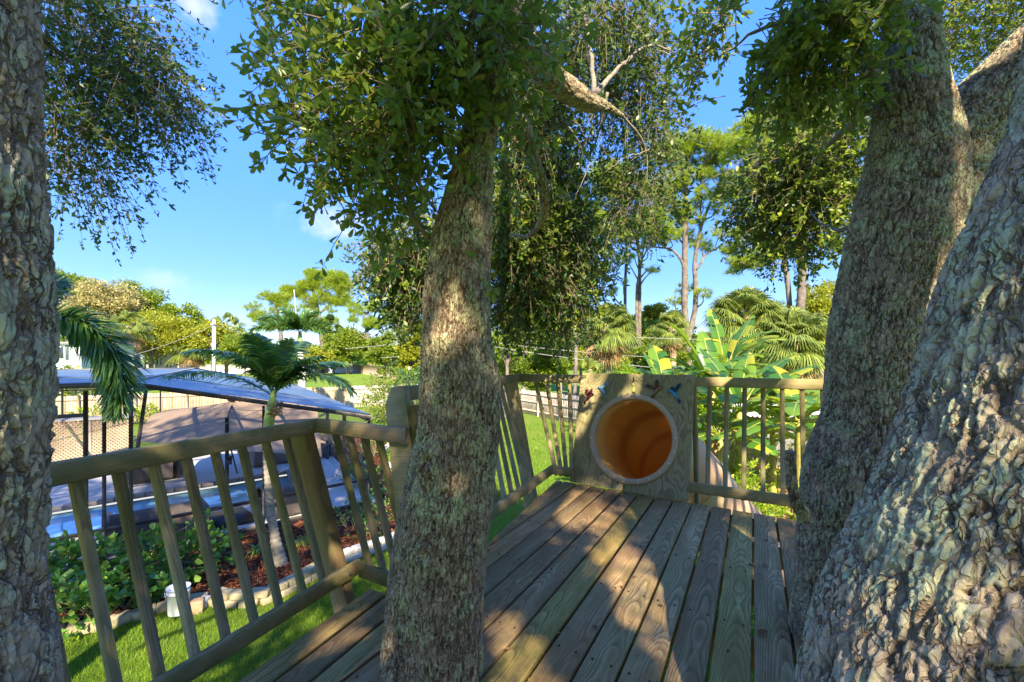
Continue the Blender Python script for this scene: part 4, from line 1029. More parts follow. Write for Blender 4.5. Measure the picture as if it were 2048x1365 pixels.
mid = [(1600, 330, 3.6, 95, 75, .6, 330), (1560, 400, 3.7, 85, 70, .5, 260), (1650, 280, 3.4, 70, 70, .5, 200), (1520, 330, 3.8, 45, 40, .4, 60), (1620, 440, 3.6, 70, 60, .5, 180), (1500, 410, 3.9, 35, 30, .3, 40), (1680, 400, 3.4, 35, 80, .4, 110), (1570, 480, 3.8, 50, 30, .3, 50), (1680, 210, 3.2, 50, 40, .4, 70), (1600, 230, 3.6, 60, 30, .4, 60)]
foliage(oak_r, 'crown', [(a, b, c - .1, d, e_, f, int(g * .4)) for a, b, c, d, e_, f, g in mid], M_bg_green, .050, 9, .22, LEAF4, .35, .002, .3, keep_all, .5, (0, 0, -.3), label='yellow-green leaves coloured as sunlit among the dark ones')  # sunlight on part of this foliage is put into a lighter leaf colour
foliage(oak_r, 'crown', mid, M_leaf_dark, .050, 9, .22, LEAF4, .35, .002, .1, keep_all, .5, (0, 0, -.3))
tr_ = [(1960, 30, 4.2, 110, 45, 1.0, 420), (1900, 70, 4.4, 50, 30, .6, 90), (2020, 80, 4.0, 60, 30, .5, 100), (1960, -60, 4.0, 160, 70, 1.0, 200)]
foliage(oak_r, 'crown', tr_, M_bg_green, .055, 9, .25, LEAF4, .2, .003, .1, keep_all, .5, label='bright green leaves')
# --- left oak: small-leaved bough hanging at the top left
lb = [(170, 60, 3.4, 90, 70, .6, 220), (250, 90, 3.4, 70, 65, .5, 190), (270, 170, 3.4, 55, 55, .4, 140), (150, 180, 3.3, 60, 60, .5, 130), (170, 270, 3.3, 50, 60, .4, 130), (130, 330, 3.3, 35, 40, .3, 50), (200, 340, 3.3, 22, 30, .2, 26), (330, 180, 3.5, 45, 38, .3, 70), (300, 230, 3.4, 30, 25, .2, 26), (290, 60, 3.5, 20, 25, .2, 10), (360, 205, 3.5, 22, 20, .15, 14), (120, 60, 3.2, 50, 60, .5, 70), (190, -20, 3.4, 130, 40, .6, 120), (120, 240, 3.2, 40, 60, .4, 70)]
foliage(oak_l, 'crown', lb, M_leaf_dark, .046, 12, .36, LEAF4, .35, .002, .05, keep_all, .5, (.15, 0, -.35))
limbs(oak_l, [[(60, 60, 3.0, .03), (130, 120, 3.2, .012), (190, 190, 3.3, .006), (210, 300, 3.3, .002)], [(70, -20, 3.1, .03), (180, 30, 3.3, .014), (260, 110, 3.4, .008), (340, 190, 3.5, .002)], [(90, 70, 3.2, .01), (120, 150, 3.2, .007), (165, 250, 3.3, .003)]], M_limb, 'branch', 6)
# --- unseen oak boughs and crown, shaped behind the viewer to shade the deck
sh = MB(); stw = MB()
def shade_blob(x, y, z, rx, ry, rz, n, size=.17, nl=10, L=.5):
    p, d = in_blob(n, (x, y, z), (rx, ry, rz), .15)
    vis = ((p[:, 1] > .3) & (np.abs(p[:, 0]) < 1.2 * p[:, 1] + .5) & ((p[:, 2] - EYE) < .84 * p[:, 1] + .5))
    p = p[~vis]; d = d[~vis]
    sprays(sh, stw, p, d + rng.normal(0, .6, (len(p), 3)), L, nl, size, LEAFR, .2, None, .006, lkeep=lambda p_: not_in_gap(p_, .12))
for (x, y, z, rx, ry, rz, n) in ((0.4, -4.4, 6.3, 3.4, 1.1, 1.7, 2300), (3.4, -4.2, 6.4, 3.0, 1.0, 1.8, 700), (-3.2, -4.6, 6.6, 2.6, 1.0, 1.5, 170), (.9, -5.4, 9.2, 3.6, 1.2, 1.6, 950), (4.4, -5.0, 8.6, 2.4, 1.2, 1.8, 200), (-4.0, -5.2, 9.0, 2.4, 1.2, 1.5, 90),
                                 (0.4, -5.0, 4.8, 3.6, .9, 1.1, 520), (.45, -5.0, 10.0, 1.0, .7, 1.1, 240), (-6.6, -6.0, 10.2, 2.0, 1.2, 1.4, 60)):
    shade_blob(x, y, z, rx, ry, rz, n)
def added_pool_shade():  # unseen crown added to shade the pool, hung on the left oak
    lf = MB(); tw_ = MB()
    for (x, y, z, rx, ry, rz, n) in ((-3.6, -5.6, 12.2, 2.6, 1.3, 2.4, 280), (-6.6, -5.8, 12.8, 2.6, 1.3, 2.8, 330), (-9.4, -5.8, 13.2, 2.4, 1.3, 3.0, 300), (-5.0, -6.4, 15.6, 3.2, 1.3, 2.0, 300), (-12.2, -6.2, 13.0, 2.2, 1.3, 3.0, 260), (-4.6, -5.0, 9.2, 2.4, 1.0, 1.2, 60)):
        p, d = in_blob(n, (x, y, z), (rx, ry, rz), .1)
        sprays(lf, tw_, p, d + rng.normal(0, .6, (n, 3)), .7, 10, .27, LEAFR, .2, None, .008, lkeep=lambda p_: not_in_gap(p_, .26))
    lf.obj('crown', M_bg_green, oak_l, kind='stuff'); tw_.obj('twigs', M_twig, oak_l, kind='stuff')  # foliage added for shade, standing for another oak behind the viewer
    for pts in ([(-1.2, -.6, 8.2, .08), (-2.6, -3.0, 9.6, .07), (-4.6, -5.4, 12.0, .05), (-5.4, -6.2, 15.4, .02)], [(-2.6, -3.0, 9.6, .06), (-6.0, -5.0, 11.0, .05), (-9.4, -5.8, 12.6, .04), (-12.4, -6.2, 13.4, .02)]):
        mb = MB(); q = smooth_path(np.array(pts, float), 24); add_tube(mb, q[:, :3], q[:, 3], 8); mb.obj('limb', M_limb, oak_l, smooth=True)  # added limbs tie the unseen shade foliage to the left oak
added_pool_shade()
sh.obj('crown', M_bg_green, oak_n, kind='stuff'); stw.obj('twigs', M_twig, oak_n, kind='stuff')  # leaves added out of view, brighter coloured to fill the shade
def bough(parent, pts, name='limb'):
    mb = MB(); q = smooth_path(np.array(pts, float), 24); add_tube(mb, q[:, :3], q[:, 3], 10); mb.obj(name, M_limb, parent, smooth=True)
bough(oak_n, [(1.9, -.3, 8.2, .12), (1.4, -2.2, 8.0, .10), (.3, -4.0, 7.4, .07), (-2.2, -4.8, 6.8, .03)])
bough(oak_n, [(1.85, .3, 6.8, .14), (3.0, -2.0, 7.0, .1), (4.0, -4.4, 7.0, .05)])
bough(oak_l, [(-1.3, .2, 6.8, .11), (-2.4, -1.6, 7.2, .08), (-3.8, -3.0, 6.8, .04)])
bough(oak_l, [(-1.2, -.2, 7.4, .09), (-.4, -1.2, 8.6, .06), (.8, -1.5, 8.8, .03)])

LEAF_L = ['larger curled brown leaf lying by the board gap left of the right trunk', 'darker curled leaf touching the larger one left of the right trunk', 'reddish leaf lying alone on the greenish board near the frame bottom', 'reddish leaf tip overlapping the lone leaf on the greenish board', 'tiny pinkish leaf at the far part of the greenish board', 'thin red-brown leaf near the middle of the deck foreground', 'small yellowish leaf on the upper part of the long sun patch', 'small yellowish leaf in the middle of the long sun patch', 'small brown leaf at the upper edge of the long sun patch', 'thin dry twig-like leaf beside the middle trunk', 'pale dry leaf under the tunnel panel, rightmost of the heap', 'pale dry leaf under the tunnel panel, middle of the heap', 'pale dry leaf under the tunnel panel, leftmost of the heap', 'small dark leaf low on the deck left of the greenish board']
# a few dry leaves lying on the boards
M_dry = leaf_mat('dry_leaves', [(0, (.10, .05, .025)), (.7, (.22, .12, .06)), (1, (.5, .42, .05))], .1, (.3, .18, .06), .7, .2)
for i_, (px, py, s) in enumerate(((1527, 1134, .055), (1512, 1135, .05), (1525, 1262, .05), (1537, 1263, .045), (1536, 1080, .035), (1183, 1250, .045), (1241, 1171, .03), (1328, 1213, .03), (1275, 1152, .03), (1008, 1298, .03), (1290, 978 + 12, .05), (1282, 985, .06), (1272, 986, .05), (1460, 1300, .03))):
    Y = 1.24 * F / (py - 720); mb = MB(); a = random.uniform(0, 6.28)
    tv, tf = LEAF6; V = tv * s; V[:, 2] += abs(V[:, 1]) * .8
    mb.add(V, tf); M = Matrix.Rotation(a, 4, 'Z') @ Matrix.Rotation(random.uniform(-.25, .25), 4, 'X'); M.translation = Vector((P(px, py, Y)[0], Y, DZ + .008))
    mb.obj('fallen_leaf', M_dry, None, M=M, label=LEAF_L[i_], cat='leaf', group='fallen leaves on the deck')

mb = MB(); n = 150; q_ = np.c_[rng.uniform(-.3, 1.9, n), rng.uniform(1.6, 4.4, n)]
q_ = q_[((q_ - cutA) @ cutn < -.05) & ((q_ - leftA) @ leftn < -.03)]
dd = rng.normal(0, 1, (len(q_), 3)); dd[:, 2] *= .12
add_leaves(mb, np.c_[q_, np.full(len(q_), DZ + .006)], dd, rng.uniform(.006, .022, len(q_)), LEAF4, 2.5); mb.obj('leaf_litter', M_dry, kind='stuff', label='tiny scattered leaf bits and debris on the deck boards', cat='debris')
mb = MB()
for k in range(-7, 15):
    c_ = v0 + .157 * k
    for j in range(6):
        for o_ in (.03, .112):
            s_ = cutA - cutn * (.55 + .62 * j) if j else cutA - cutn * .04
            u_ = ((s_ - vd * (c_ + o_)) @ cutn) / (ud @ cutn); q_ = vd * (c_ + o_) + ud * u_
            if (q_ - leftA) @ leftn < -.03 and (q_ - cutA) @ cutn < -.02 and q_[1] > 1.2: add_tube(mb, [(*q_, DZ - .002), (*q_, DZ + .0035)], [.0055, .0045], 6)
mb.obj('nail_heads', simple('rusty_nail', (.08, .06, .05), .6, .4, .5), deck, kind='stuff')
# ================================================================== LAWN BLADES AND MULCH
def inside(poly, p):
    c = np.zeros(len(p), bool); j = len(poly) - 1
    for i in range(len(poly)):
        xi, yi = poly[i][:2]; xj, yj = poly[j][:2]
        m = ((yi > p[:, 1]) != (yj > p[:, 1])); c ^= m & (p[:, 0] < (xj - xi) * (p[:, 1] - yi) / ((yj - yi) + 1e-12) + xi); j = i
    return c
bedpoly = np.array(list(edge) + back)
deckpoly = np.array([cg(-9, 0), cg(4.7, 0), cg(4.7, 12), cg(-9, 12)])
def grass(n, region, h, w):
    p = region(n); ok = ~(inside(bedpoly, p) | inside(deckpoly, p)); p = p[ok]; n = len(p)
    a = rng.uniform(0, 2 * PI, n); hh = h * rng.uniform(.6, 1.3, n); lean = rng.normal(0, .45, (n, 2)) * hh[:, None]
    b0 = np.c_[p[:, 0] - np.cos(a) * w, p[:, 1] - np.sin(a) * w, np.full(n, -.005)]; b1 = np.c_[p[:, 0] + np.cos(a) * w, p[:, 1] + np.sin(a) * w, np.full(n, -.005)]
    tp_ = np.c_[p[:, 0] + lean[:, 0], p[:, 1] + lean[:, 1], hh]
    V = np.stack([b0, b1, tp_], 1).reshape(-1, 3)
    return V
def reg_fan(y0, y1, x0, x1):
    def f(n):
        y = y0 + (y1 - y0) * rng.uniform(0, 1, n) ** 1.3
        return np.c_[y * rng.uniform(x0, x1, n), y]
    return f
mb = MB()
for (n, reg, h, w) in ((90000, reg_fan(3.6, 8.5, -1.15, -.18), .055, .004), (90000, reg_fan(4.5, 13, -.5, .35), .06, .005), (50000, reg_fan(3.5, 9, .1, .85), .055, .005), (60000, reg_fan(12, 26, -.5, .4), .09, .010)):
    V = grass(n, reg, h, w); mb.add(V, None, np.arange(len(V)).reshape(-1, 3))
mb.obj('grass', M_grass, kind='stuff', label='short green lawn grass', cat='grass')
# mulch chips
mb = MB(); n = 60000
lo = np.array([-9.5, 4.5]); hi = np.array([-2.2, 21]); p = rng.uniform(lo, hi, (n * 3, 2)); p = p[inside(bedpoly, p) & (np.abs(p[:, 0]) < 1.15 * p[:, 1])]
near = rng.uniform(0, 1, len(p)) < np.clip(9.0 / p[:, 1], 0, 1) ** 2; p = p[near][:42000]
pos = np.c_[p, np.full(len(p), .053) + rng.uniform(0, .022, len(p))]
dd = rng.normal(0, 1, (len(p), 3)); dd[:, 2] *= .25
add_leaves(mb, pos, dd, rng.uniform(.03, .075, len(p)), (np.array([(0, -.12, 0), (1, -.14, 0), (1, .10, .02), (0, .13, 0)]), np.array([(0, 1, 2, 3)])), 1.2)
mb.obj('mulch', M_chip, kind='stuff', label='red brown bark mulch', cat='mulch')

# ------------------------------------------------------------------ edging stones
def stone(loc, ang, l, w, h, mat, label, group, name, seed, rough=.12):
    import bmesh
    bm = bmesh.new(); bmesh.ops.create_cube(bm, size=1.0)
    bmesh.ops.bevel(bm, geom=list(bm.edges), offset=.12, segments=2, affect='EDGES', profile=.6)
    r = random.Random(seed); ph = [r.uniform(0, 9) for _ in range(6)]
    for v in bm.verts:
        c = v.co; k = 1 + rough * (math.sin(c.x * 5 + ph[0]) * .5 + math.sin(c.y * 6 + ph[1]) * .4 + math.sin(c.z * 6 + ph[2]) * .4 + r.uniform(-.35, .35) * .6)
        v.co = Vector((c.x * l * k, c.y * w * k, c.z * h * (1 + rough * .7 * math.sin(c.x * 4 + ph[3]))))
    me = bpy.data.meshes.new(name); bm.to_mesh(me); bm.free(); me.shade_smooth()
    M = Matrix.Translation(Vector(loc)) @ Matrix.Rotation(ang, 4, 'Z')
    return mesh_obj(name, me, mat, None, M, label=label, cat='stone', group=group)
seg = np.linalg.norm(np.diff(edge, axis=0), axis=1); dist = np.concatenate([[0], np.cumsum(seg)])
def at_edge(s): return np.array([np.interp(s, dist, edge[:, 0]), np.interp(s, dist, edge[:, 1])])
s = .2; k = 0; kb = 0
ORD = 'zeroth first second third fourth fifth sixth seventh eighth ninth tenth eleventh twelfth thirteenth fourteenth fifteenth sixteenth seventeenth eighteenth nineteenth twentieth'.split()
ORD = ORD + ['twenty-' + w for w in ORD[1:10]] + ['thirtieth'] + ['thirty-' + w for w in ORD[1:10]] + ['fortieth'] + ['forty-' + w for w in ORD[1:10]] + ['fiftieth'] * 30
wall_a = np.interp(0, [0, 1], [0, 1])
def px_of(p): return 1024 + F * p[0] / p[1]
while s < dist[-1] - .2:
    p = at_edge(s); q = at_edge(s + .05); ang = math.atan2(*(q - p)[::-1]); px = px_of(p); k += 1; tgt = (q - p) / .05; nn = np.array([-tgt[1], tgt[0]])
    if p[1] > 8.9: break
    if px < 395:
        l = random.uniform(.24, .36)
        stone((p[0], p[1], .055), ang + random.uniform(-.2, .2), l * 1.02, .17, random.uniform(.13, .17), M_stone, 'rough tan edging stone between mulch and lawn, ' + ORD[k] + ' from the left trunk towards the bucket', 'rough edging stones along the mulch bed', 'edging_stone', k, .2)
        s += l * .98
    else:
        l = .27; kb += 1
        for lev, off in ((0, 0), (1, .5)):
            pp = at_edge(s + l * off) + nn * (.03 * lev)
            stone((pp[0], pp[1], .055 + .105 * lev), ang, l * .98, .17, .105, M_stone if px < 650 else M_stone_w, ('upper' if lev else 'lower') + ' course ' + ('tan' if px < 650 else 'pale') + ' retaining block, ' + ORD[kb] + ' along the wall from the bucket rightwards', 'retaining blocks round the palm bed' if px < 650 else 'pale retaining blocks beyond the corner post', 'retaining_block', k * 2 + lev, .06)
        s += l
kw_ = 0
while s < dist[-1] - .1:
    kw_ += 1; p = at_edge(s); q = at_edge(s + .05); ang = math.atan2(*(q - p)[::-1]); k += 1; l = random.uniform(.28, .42)
    stone((p[0], p[1], .06), ang, l, .2, .15, M_stone_w, 'whitish edging stone, ' + ORD[kw_] + ' from the near end of the winding row by the screen wall', 'whitish stones along the winding bed', 'edging_stone', k, .15); s += l * 1.0
b1_ = P(392, 1222, F * EYE / 505); stone((b1_[0], b1_[1], .08), .5, .19, .17, .19, M_stone_b, 'brownish round rock right of the white bucket', None, 'garden_rock', 91, .12)
b1_ = P(408, 1212, F * EYE / 495); stone((b1_[0], b1_[1], .07), 1.5, .15, .12, .14, M_roofgrey, 'dark grey rock next to the brown one by the bucket', None, 'garden_rock', 92, .12)

# ------------------------------------------------------------------ bucket
Yb = 6.5; bp = P(357, 1233, F * EYE / 513); bk = empty('bucket', (bp[0], bp[1], .05), 'white plastic bucket standing in the mulch beside the edging stones', 'bucket')
mb = MB(); prof = [(.125, 0), (.13, .01), (.142, .30), (.150, .302), (.150, .32), (.143, .322), (.143, .37), (.153, .372), (.153, .385), (.140, .385), (.125, .02), (0, .02)]
ns = 28; an = np.arange(ns) * 2 * PI / ns
V = np.concatenate([[(r * math.cos(a), r * math.sin(a), z) for a in an] for r, z in prof])
Q = [(k_ * ns + i, k_ * ns + (i + 1) % ns, (k_ + 1) * ns + (i + 1) % ns, (k_ + 1) * ns + i) for k_ in range(len(prof) - 1) for i in range(ns)]
mb.add(V * .95, Q); mb.obj('bucket_body', M_white, bk, M=Matrix.Translation((bp[0], bp[1], .055)))
mb = MB(); add_tube(mb, [(bp[0] + - .0 + .146 * math.cos(a), bp[1] + .146 * math.sin(a) * .5 - .05, .055 + .34 - .14 * math.sin(-a)) for a in np.linspace(-PI, 0, 14)], .003, 5); mb.obj('handle', M_steel, bk)

# ================================================================== POOL CAGE
M_batten = simple('roof_batten_paint', (.055, .085, .125), .5, .4)
cage = empty('pool_cage', (*CW, 0), 'bronze framed screen enclosure with a sloping screened roof over the pool', 'screen enclosure')
def p3(a, b, z): c = cg(a, b); return np.array([c[0], c[1], z])
AE = 4.45                                     # near right corner, along the wall
def zr(a): return 3.18 - max(0, a) * .92 / AE # height of the roof's near edge
for a in (-7.2, -4.8, -2.4, -.58, -.35, 0, 2.12, AE):
    beam('post', p3(a, 0, .1), p3(a, 0, zr(a) - .1), .05, .10 if a in (0, -.58, AE) else .05, M_bronze, cage, up=(*PDIR, 0))
beam('post', p3(.20, .05, zr(.2) - .1), p3(.07, .05, 1.9), .05, .08, M_bronze, cage, up=(*PDIR, 0), label='slanting brace beside the middle post')
for (a0, a1, z) in ((-9, 0, .70), (0, 2.12, .70), (2.12, AE, .70), (-9, -.58, 2.68)):
    beam('chair_rail', p3(a0 + .03, 0, z), p3(a1 - .03, 0, z), .05, .06, M_bronze, cage)
beam('sill', p3(-9, 0, .14), p3(AE, 0, .14), .05, .08, M_bronze, cage)
beam('eave_beam', p3(-9, 0, 3.17), p3(0, 0, 3.17), .06, .09, M_bronze, cage)
beam('eave_beam', p3(0, 0, 3.17), p3(AE + .05, 0, zr(AE) - .06), .06, .09, M_bronze, cage)
# far and side walls
FB = 14.5
for a in (-7.2, -4.2, -1.2, 1.8, AE): beam('post', p3(a, FB, .1), p3(a, FB, zr(a) - .05), .05, .10, M_bronze, cage, up=(*PDIR, 0))
for b in (2.9, 5.8, 8.6, 11.5): beam('post', p3(AE, b, .1), p3(AE, b, zr(AE) - .1), .05, .10, M_bronze, cage, up=(*WDIR, 0))
for z in (.95, 2.42): beam('chair_rail', p3(-9, FB, z), p3(AE, FB, z), .05, .06, M_bronze, cage)
beam('chair_rail', p3(AE, .05, .95), p3(AE, FB, .95), .05, .06, M_bronze, cage)
beam('eave_beam', p3(AE, .05, zr(AE) - .08), p3(AE, FB, zr(AE) - .08), .10, .16, M_bronze, cage)
beam('eave_beam', p3(0, FB, 3.17), p3(AE, FB, zr(AE) - .06), .10, .16, M_bronze, cage)
beam('eave_beam', p3(-9, FB, 3.17), p3(0, FB, 3.17), .10, .16, M_bronze, cage)
# lattice of roof bars
for b in (2.9, 5.8, 8.6, 11.5):
    beam('roof_bar', p3(-9, b, 3.14), p3(0, b, 3.14), .06, .10, M_bronze, cage)
    beam('roof_bar', p3(0, b, 3.14), p3(AE, b, zr(AE) - .04), .06, .10, M_bronze, cage)
for a in (-6.8, -4.5, -2.2, 0, 2.4): beam('roof_bar', p3(a, .06, zr(a) - .04), p3(a, FB, zr(a) - .04), .06, .09, M_bronze, cage)
def quad(name, pts, mat, parent, **kw):
    mb = MB(); mb.add(np.array(pts), [(0, 1, 2, 3)]); return mb.obj(name, mat, parent, **kw)
for b in (3.6, 9.5):
    beam('roof_batten', p3(-9, b, 3.215), p3(0, b, 3.215), .025, .02, M_batten, cage); beam('roof_batten', p3(0, b, 3.215), p3(AE, b, zr(AE) + .035), .025, .02, M_batten, cage)
beam('ridge_batten', p3(0, .02, 3.225), p3(0, FB, 3.225), .05, .03, M_wire, cage)
# roof screens: one piece between each pair of bars
bs = [.0, 2.9, 5.8, 8.6, 11.5, FB]; as_ = [-9, -6.8, -4.5, -2.2, 0, 2.4, AE]
for i in range(5):
    for j in range(6):
        a0, a1 = as_[j] + .01, as_[j + 1] - .01; c0, c1 = bs[i] + .01, bs[i + 1] - .01
        quad('roof_screen', [p3(a0, c0, zr(a0) + .025), p3(a1, c0, zr(a1) + .025), p3(a1, c1, zr(a1) + .025), p3(a0, c1, zr(a0) + .025)], M_screen_roof, cage)
for a0, a1 in ((-7.2, -4.8), (-4.8, -2.4), (-2.4, 0), (0, 2.12), (2.12, AE)):
    quad('side_screen', [p3(a0, .0, .1), p3(a1, .0, .1), p3(a1, .0, zr(a1) - .1), p3(a0, 0, zr(a0) - .1)], M_screen, cage)
for b0_, b1__ in ((0, 2.9), (2.9, 5.8), (5.8, 8.6), (8.6, 11.5), (11.5, FB)):
    quad('side_screen', [p3(AE, b0_, .1), p3(AE, b1__, .1), p3(AE, b1__, zr(AE) - .1), p3(AE, b0_, zr(AE) - .1)], M_screen, cage)
def cable(parent, p, q, r=.006, sag=0, mat=None, name='cable', n=12, **kw):
    t = np.linspace(0, 1, n)[:, None]; pp = np.array(p) * (1 - t) + np.array(q) * t; pp[:, 2] -= (4 * t * (1 - t))[:, 0] * sag
    mb = MB(); add_tube(mb, pp, r, 4); return mb.obj(name, mat or M_wire, parent, **kw)
cable(cage, p3(-4.6, -.04, .2), p3(2.4, -.04, 2.68), .006, name='brace_cable')
cable(cage, p3(.2, -.04, .2), p3(4.6, -.04, 2.2), .006, name='brace_cable')
cable(cage, p3(AE + .03, .3, .2), p3(AE + .03, 8.4, 2.1), .006, name='brace_cable')
# debris fallen on the roof screen
mb = MB(); n = 260; aa = rng.uniform(-6, AE, n); bb = rng.uniform(.1, 5, n)
pos = np.array([p3(a, b, zr(a) + .035) for a, b in zip(aa, bb)]); dd = rng.normal(0, 1, (n, 3)); dd[:, 2] *= .1
add_leaves(mb, pos, dd, rng.uniform(.03, .07, n), LEAF4, 3); mb.obj('leaf_litter', M_leaf_dark, cage, kind='stuff')

# wicker sofas, lounge, umbrella inside
def sofa(label, a, b, w, ang_b=.8, h=.8, mat=M_wicker, name='wicker_sofa'):
    e = empty(name, p3(a, b, .1), label, 'sofa')
    def bx(nm, a0, a1, b0, b1, z0, z1, m, ch=.04):
        beam(nm, p3(a0, (b0 + b1) / 2, (z0 + z1) / 2 + .1), p3(a1, (b0 + b1) / 2, (z0 + z1) / 2 + .1), b1 - b0, z1 - z0, m, e, ch=min(ch, (b1 - b0) * .4, (z1 - z0) * .4))
    bx('base', a, a + w, b, b + ang_b, .04, .36, mat); bx('back', a, a + w, b - .16, b + .0, .04, h, mat, .06)
    bx('arm', a - .16, a - .01, b - .16, b + ang_b, .04, .6, mat, .06); bx('arm', a + w + .01, a + w + .16, b - .16, b + ang_b, .04, .6, mat, .06)
    n = max(1, round(w / .7))
    for i in range(n):
        bx('seat_cushion', a + w * i / n + .02, a + w * (i + 1) / n - .02, b + .02, b + ang_b - .02, .365, .50, M_tan)
    return e
sofa('grey wicker sofa seen from behind, nearest to the bucket behind the shrubs', -.35, .45, 1.25, .75, .74)
sofa('grey wicker sofa right of the palm trunk inside the cage', 2.3, .42, .85, .75, .7)
sofa('dark wicker sofa across the pool under the tan canopy', -1.0, 6.3, 1.0, .8, .75)
sofa('long dark wicker bench beyond the pool at the canopy base', 2.2, 6.2, 2.3, .8, .55)
# cantilever umbrella with a large tan canopy
ub = p3(1.45, .95, .1)
um = empty('patio_umbrella', ub, 'cantilever umbrella with dark crank pole and a large tan fabric canopy over the pool deck', 'umbrella')
beam('pole', ub + (0, 0, .12), ub + (0, 0, 2.25), .075, .06, M_bronze, um, up=(*PDIR, 0))
beam('strut', ub + (0, 0, 1.9), ub + np.array([.10, .2, 1.0]), .03, .05, M_bronze, um, up=(*PDIR, 0))
beam('crank_box', ub + (.05, .0, 1.25), ub + (.05, .0, 1.42), .10, .12, M_black, um, up=(*PDIR, 0), ch=.02)
mb = MB(); c = ub
for (dx, dy) in ((-.42, 0), (.42, 0), (0, .42), (0, -.42)): pass
add_tube(mb, [c + (0, 0, .0), c + (0, 0, .16)], [.62, .56], 4); mb.obj('weight_base', M_black, um)
hub = P(464, 803, 13.2); cA = P(303, 831, 13.4); cB = P(266, 884, 11.3); cE = P(440, 902, 10.6); cD = P(644, 915, 12.4); cC = P(634, 812, 14.2); cG = P(350, 818, 14.5)
def canopy(corners, hub, mat, parent, n=10, sag=.05):
    mb = MB()
    for k in range(len(corners)):
        a, b = corners[k], corners[(k + 1) % len(corners)]; V = []
        for i in range(n + 1):
            for j in range(n + 1):
                u = i / n; v = j / n; q = hub * (1 - u) + (a * (1 - v) + b * v) * u
                q = q - np.array([0, 0, sag * 4 * u * (1 - u) * .6 + sag * u * 4 * v * (1 - v) * -.8 * u])
                V.append(q)
        Q = [(i * (n + 1) + j, i * (n + 1) + j + 1, (i + 1) * (n + 1) + j + 1, (i + 1) * (n + 1) + j) for i in range(n) for j in range(n)]
        mb.add(V, Q)
    return mb.obj('canopy', mat, parent, smooth=False)
canopy([cA, cB, cE, cD, cC, cG], hub, M_tan, um)

beam('arm', ub + (0, 0, 2.2), hub + np.array([0, 0, -.12]), .04, .05, M_bronze, um)
mb = MB(); add_tube(mb, [hub + (0, 0, .0), hub + (0, 0, .06), hub + (0, 0, .12)], [.10, .12, .05], 10); mb.obj('hub', M_bronze, um)
# black rolled cover and low lounge seat
for a, b, w_, lab in ((.55, .75, .5, 'low black vinyl lounge seat left of the umbrella pole'), (2.0, 1.2, .45, 'low black lounge seat right of the umbrella pole')):
    e = empty('lounge_seat', p3(a, b, .1), lab, 'seat')
    beam('seat', p3(a, b, .30), p3(a + w_, b, .30), .55, .14, M_black, e, ch=.05); beam('backrest', p3(a + .02, b - .24, .5), p3(a + w_ - .02, b - .24, .5), .08, .4, M_black, e, ch=.03)
    for dx in (.04, w_ - .04):
        for dy in (-.22, .22): beam('leg', p3(a + dx, b + dy, .1), p3(a + dx, b + dy, .24), .03, .03, M_black, e, up=(1, 0, 0))
# storage lattice enclosure beyond the cage
lt = empty('lattice_screen', P(190, 900, 15.0) * (1, 1, 0), 'low lattice screen under a flat grey lid beyond the pool', 'lattice')
La = P(95, 0, 15.5)[:2]; Lb = P(262, 0, 16.6)[:2]; Ld = nrm(Lb - La); LL = np.linalg.norm(Lb - La); zt = 1.45
mb = MB(); k = -zt
while k < LL:
    for sg in (1, -1):
        x0, x1 = k, k + zt
        za, zb = (0.1, zt) if sg > 0 else (zt, .1)
        c0 = max(0, -x0 / zt) if x0 < 0 else 0; c1 = min(1, (LL - x0) / zt)
        if c1 > c0:
            A_ = La + Ld * (x0 + zt * c0); B_ = La + Ld * (x0 + zt * c1); o_ = (0, .012 * sg)
            add_beam(mb, (*(A_ + o_), za + (zb - za) * c0), (*(B_ + o_), za + (zb - za) * c1), .010, .05, up=(-Ld[1], Ld[0], 0) if False else (0, 0, 1))
    k += .125
mb.obj('lattice_panel', M_fence_tan, lt, kind='stuff')
nL = np.array([-Ld[1], Ld[0]])
beam('lid', (*(La + nL * .4), zt + .05), (*(Lb + nL * .4), zt + .05), .95, .04, M_roofgrey, lt)
for f_ in (0, .5, 1.0): q_ = La + Ld * LL * f_; beam('post', (*q_, 0), (*q_, zt + .02), .08, .08, M_fence, lt, up=(1, 0, 0))

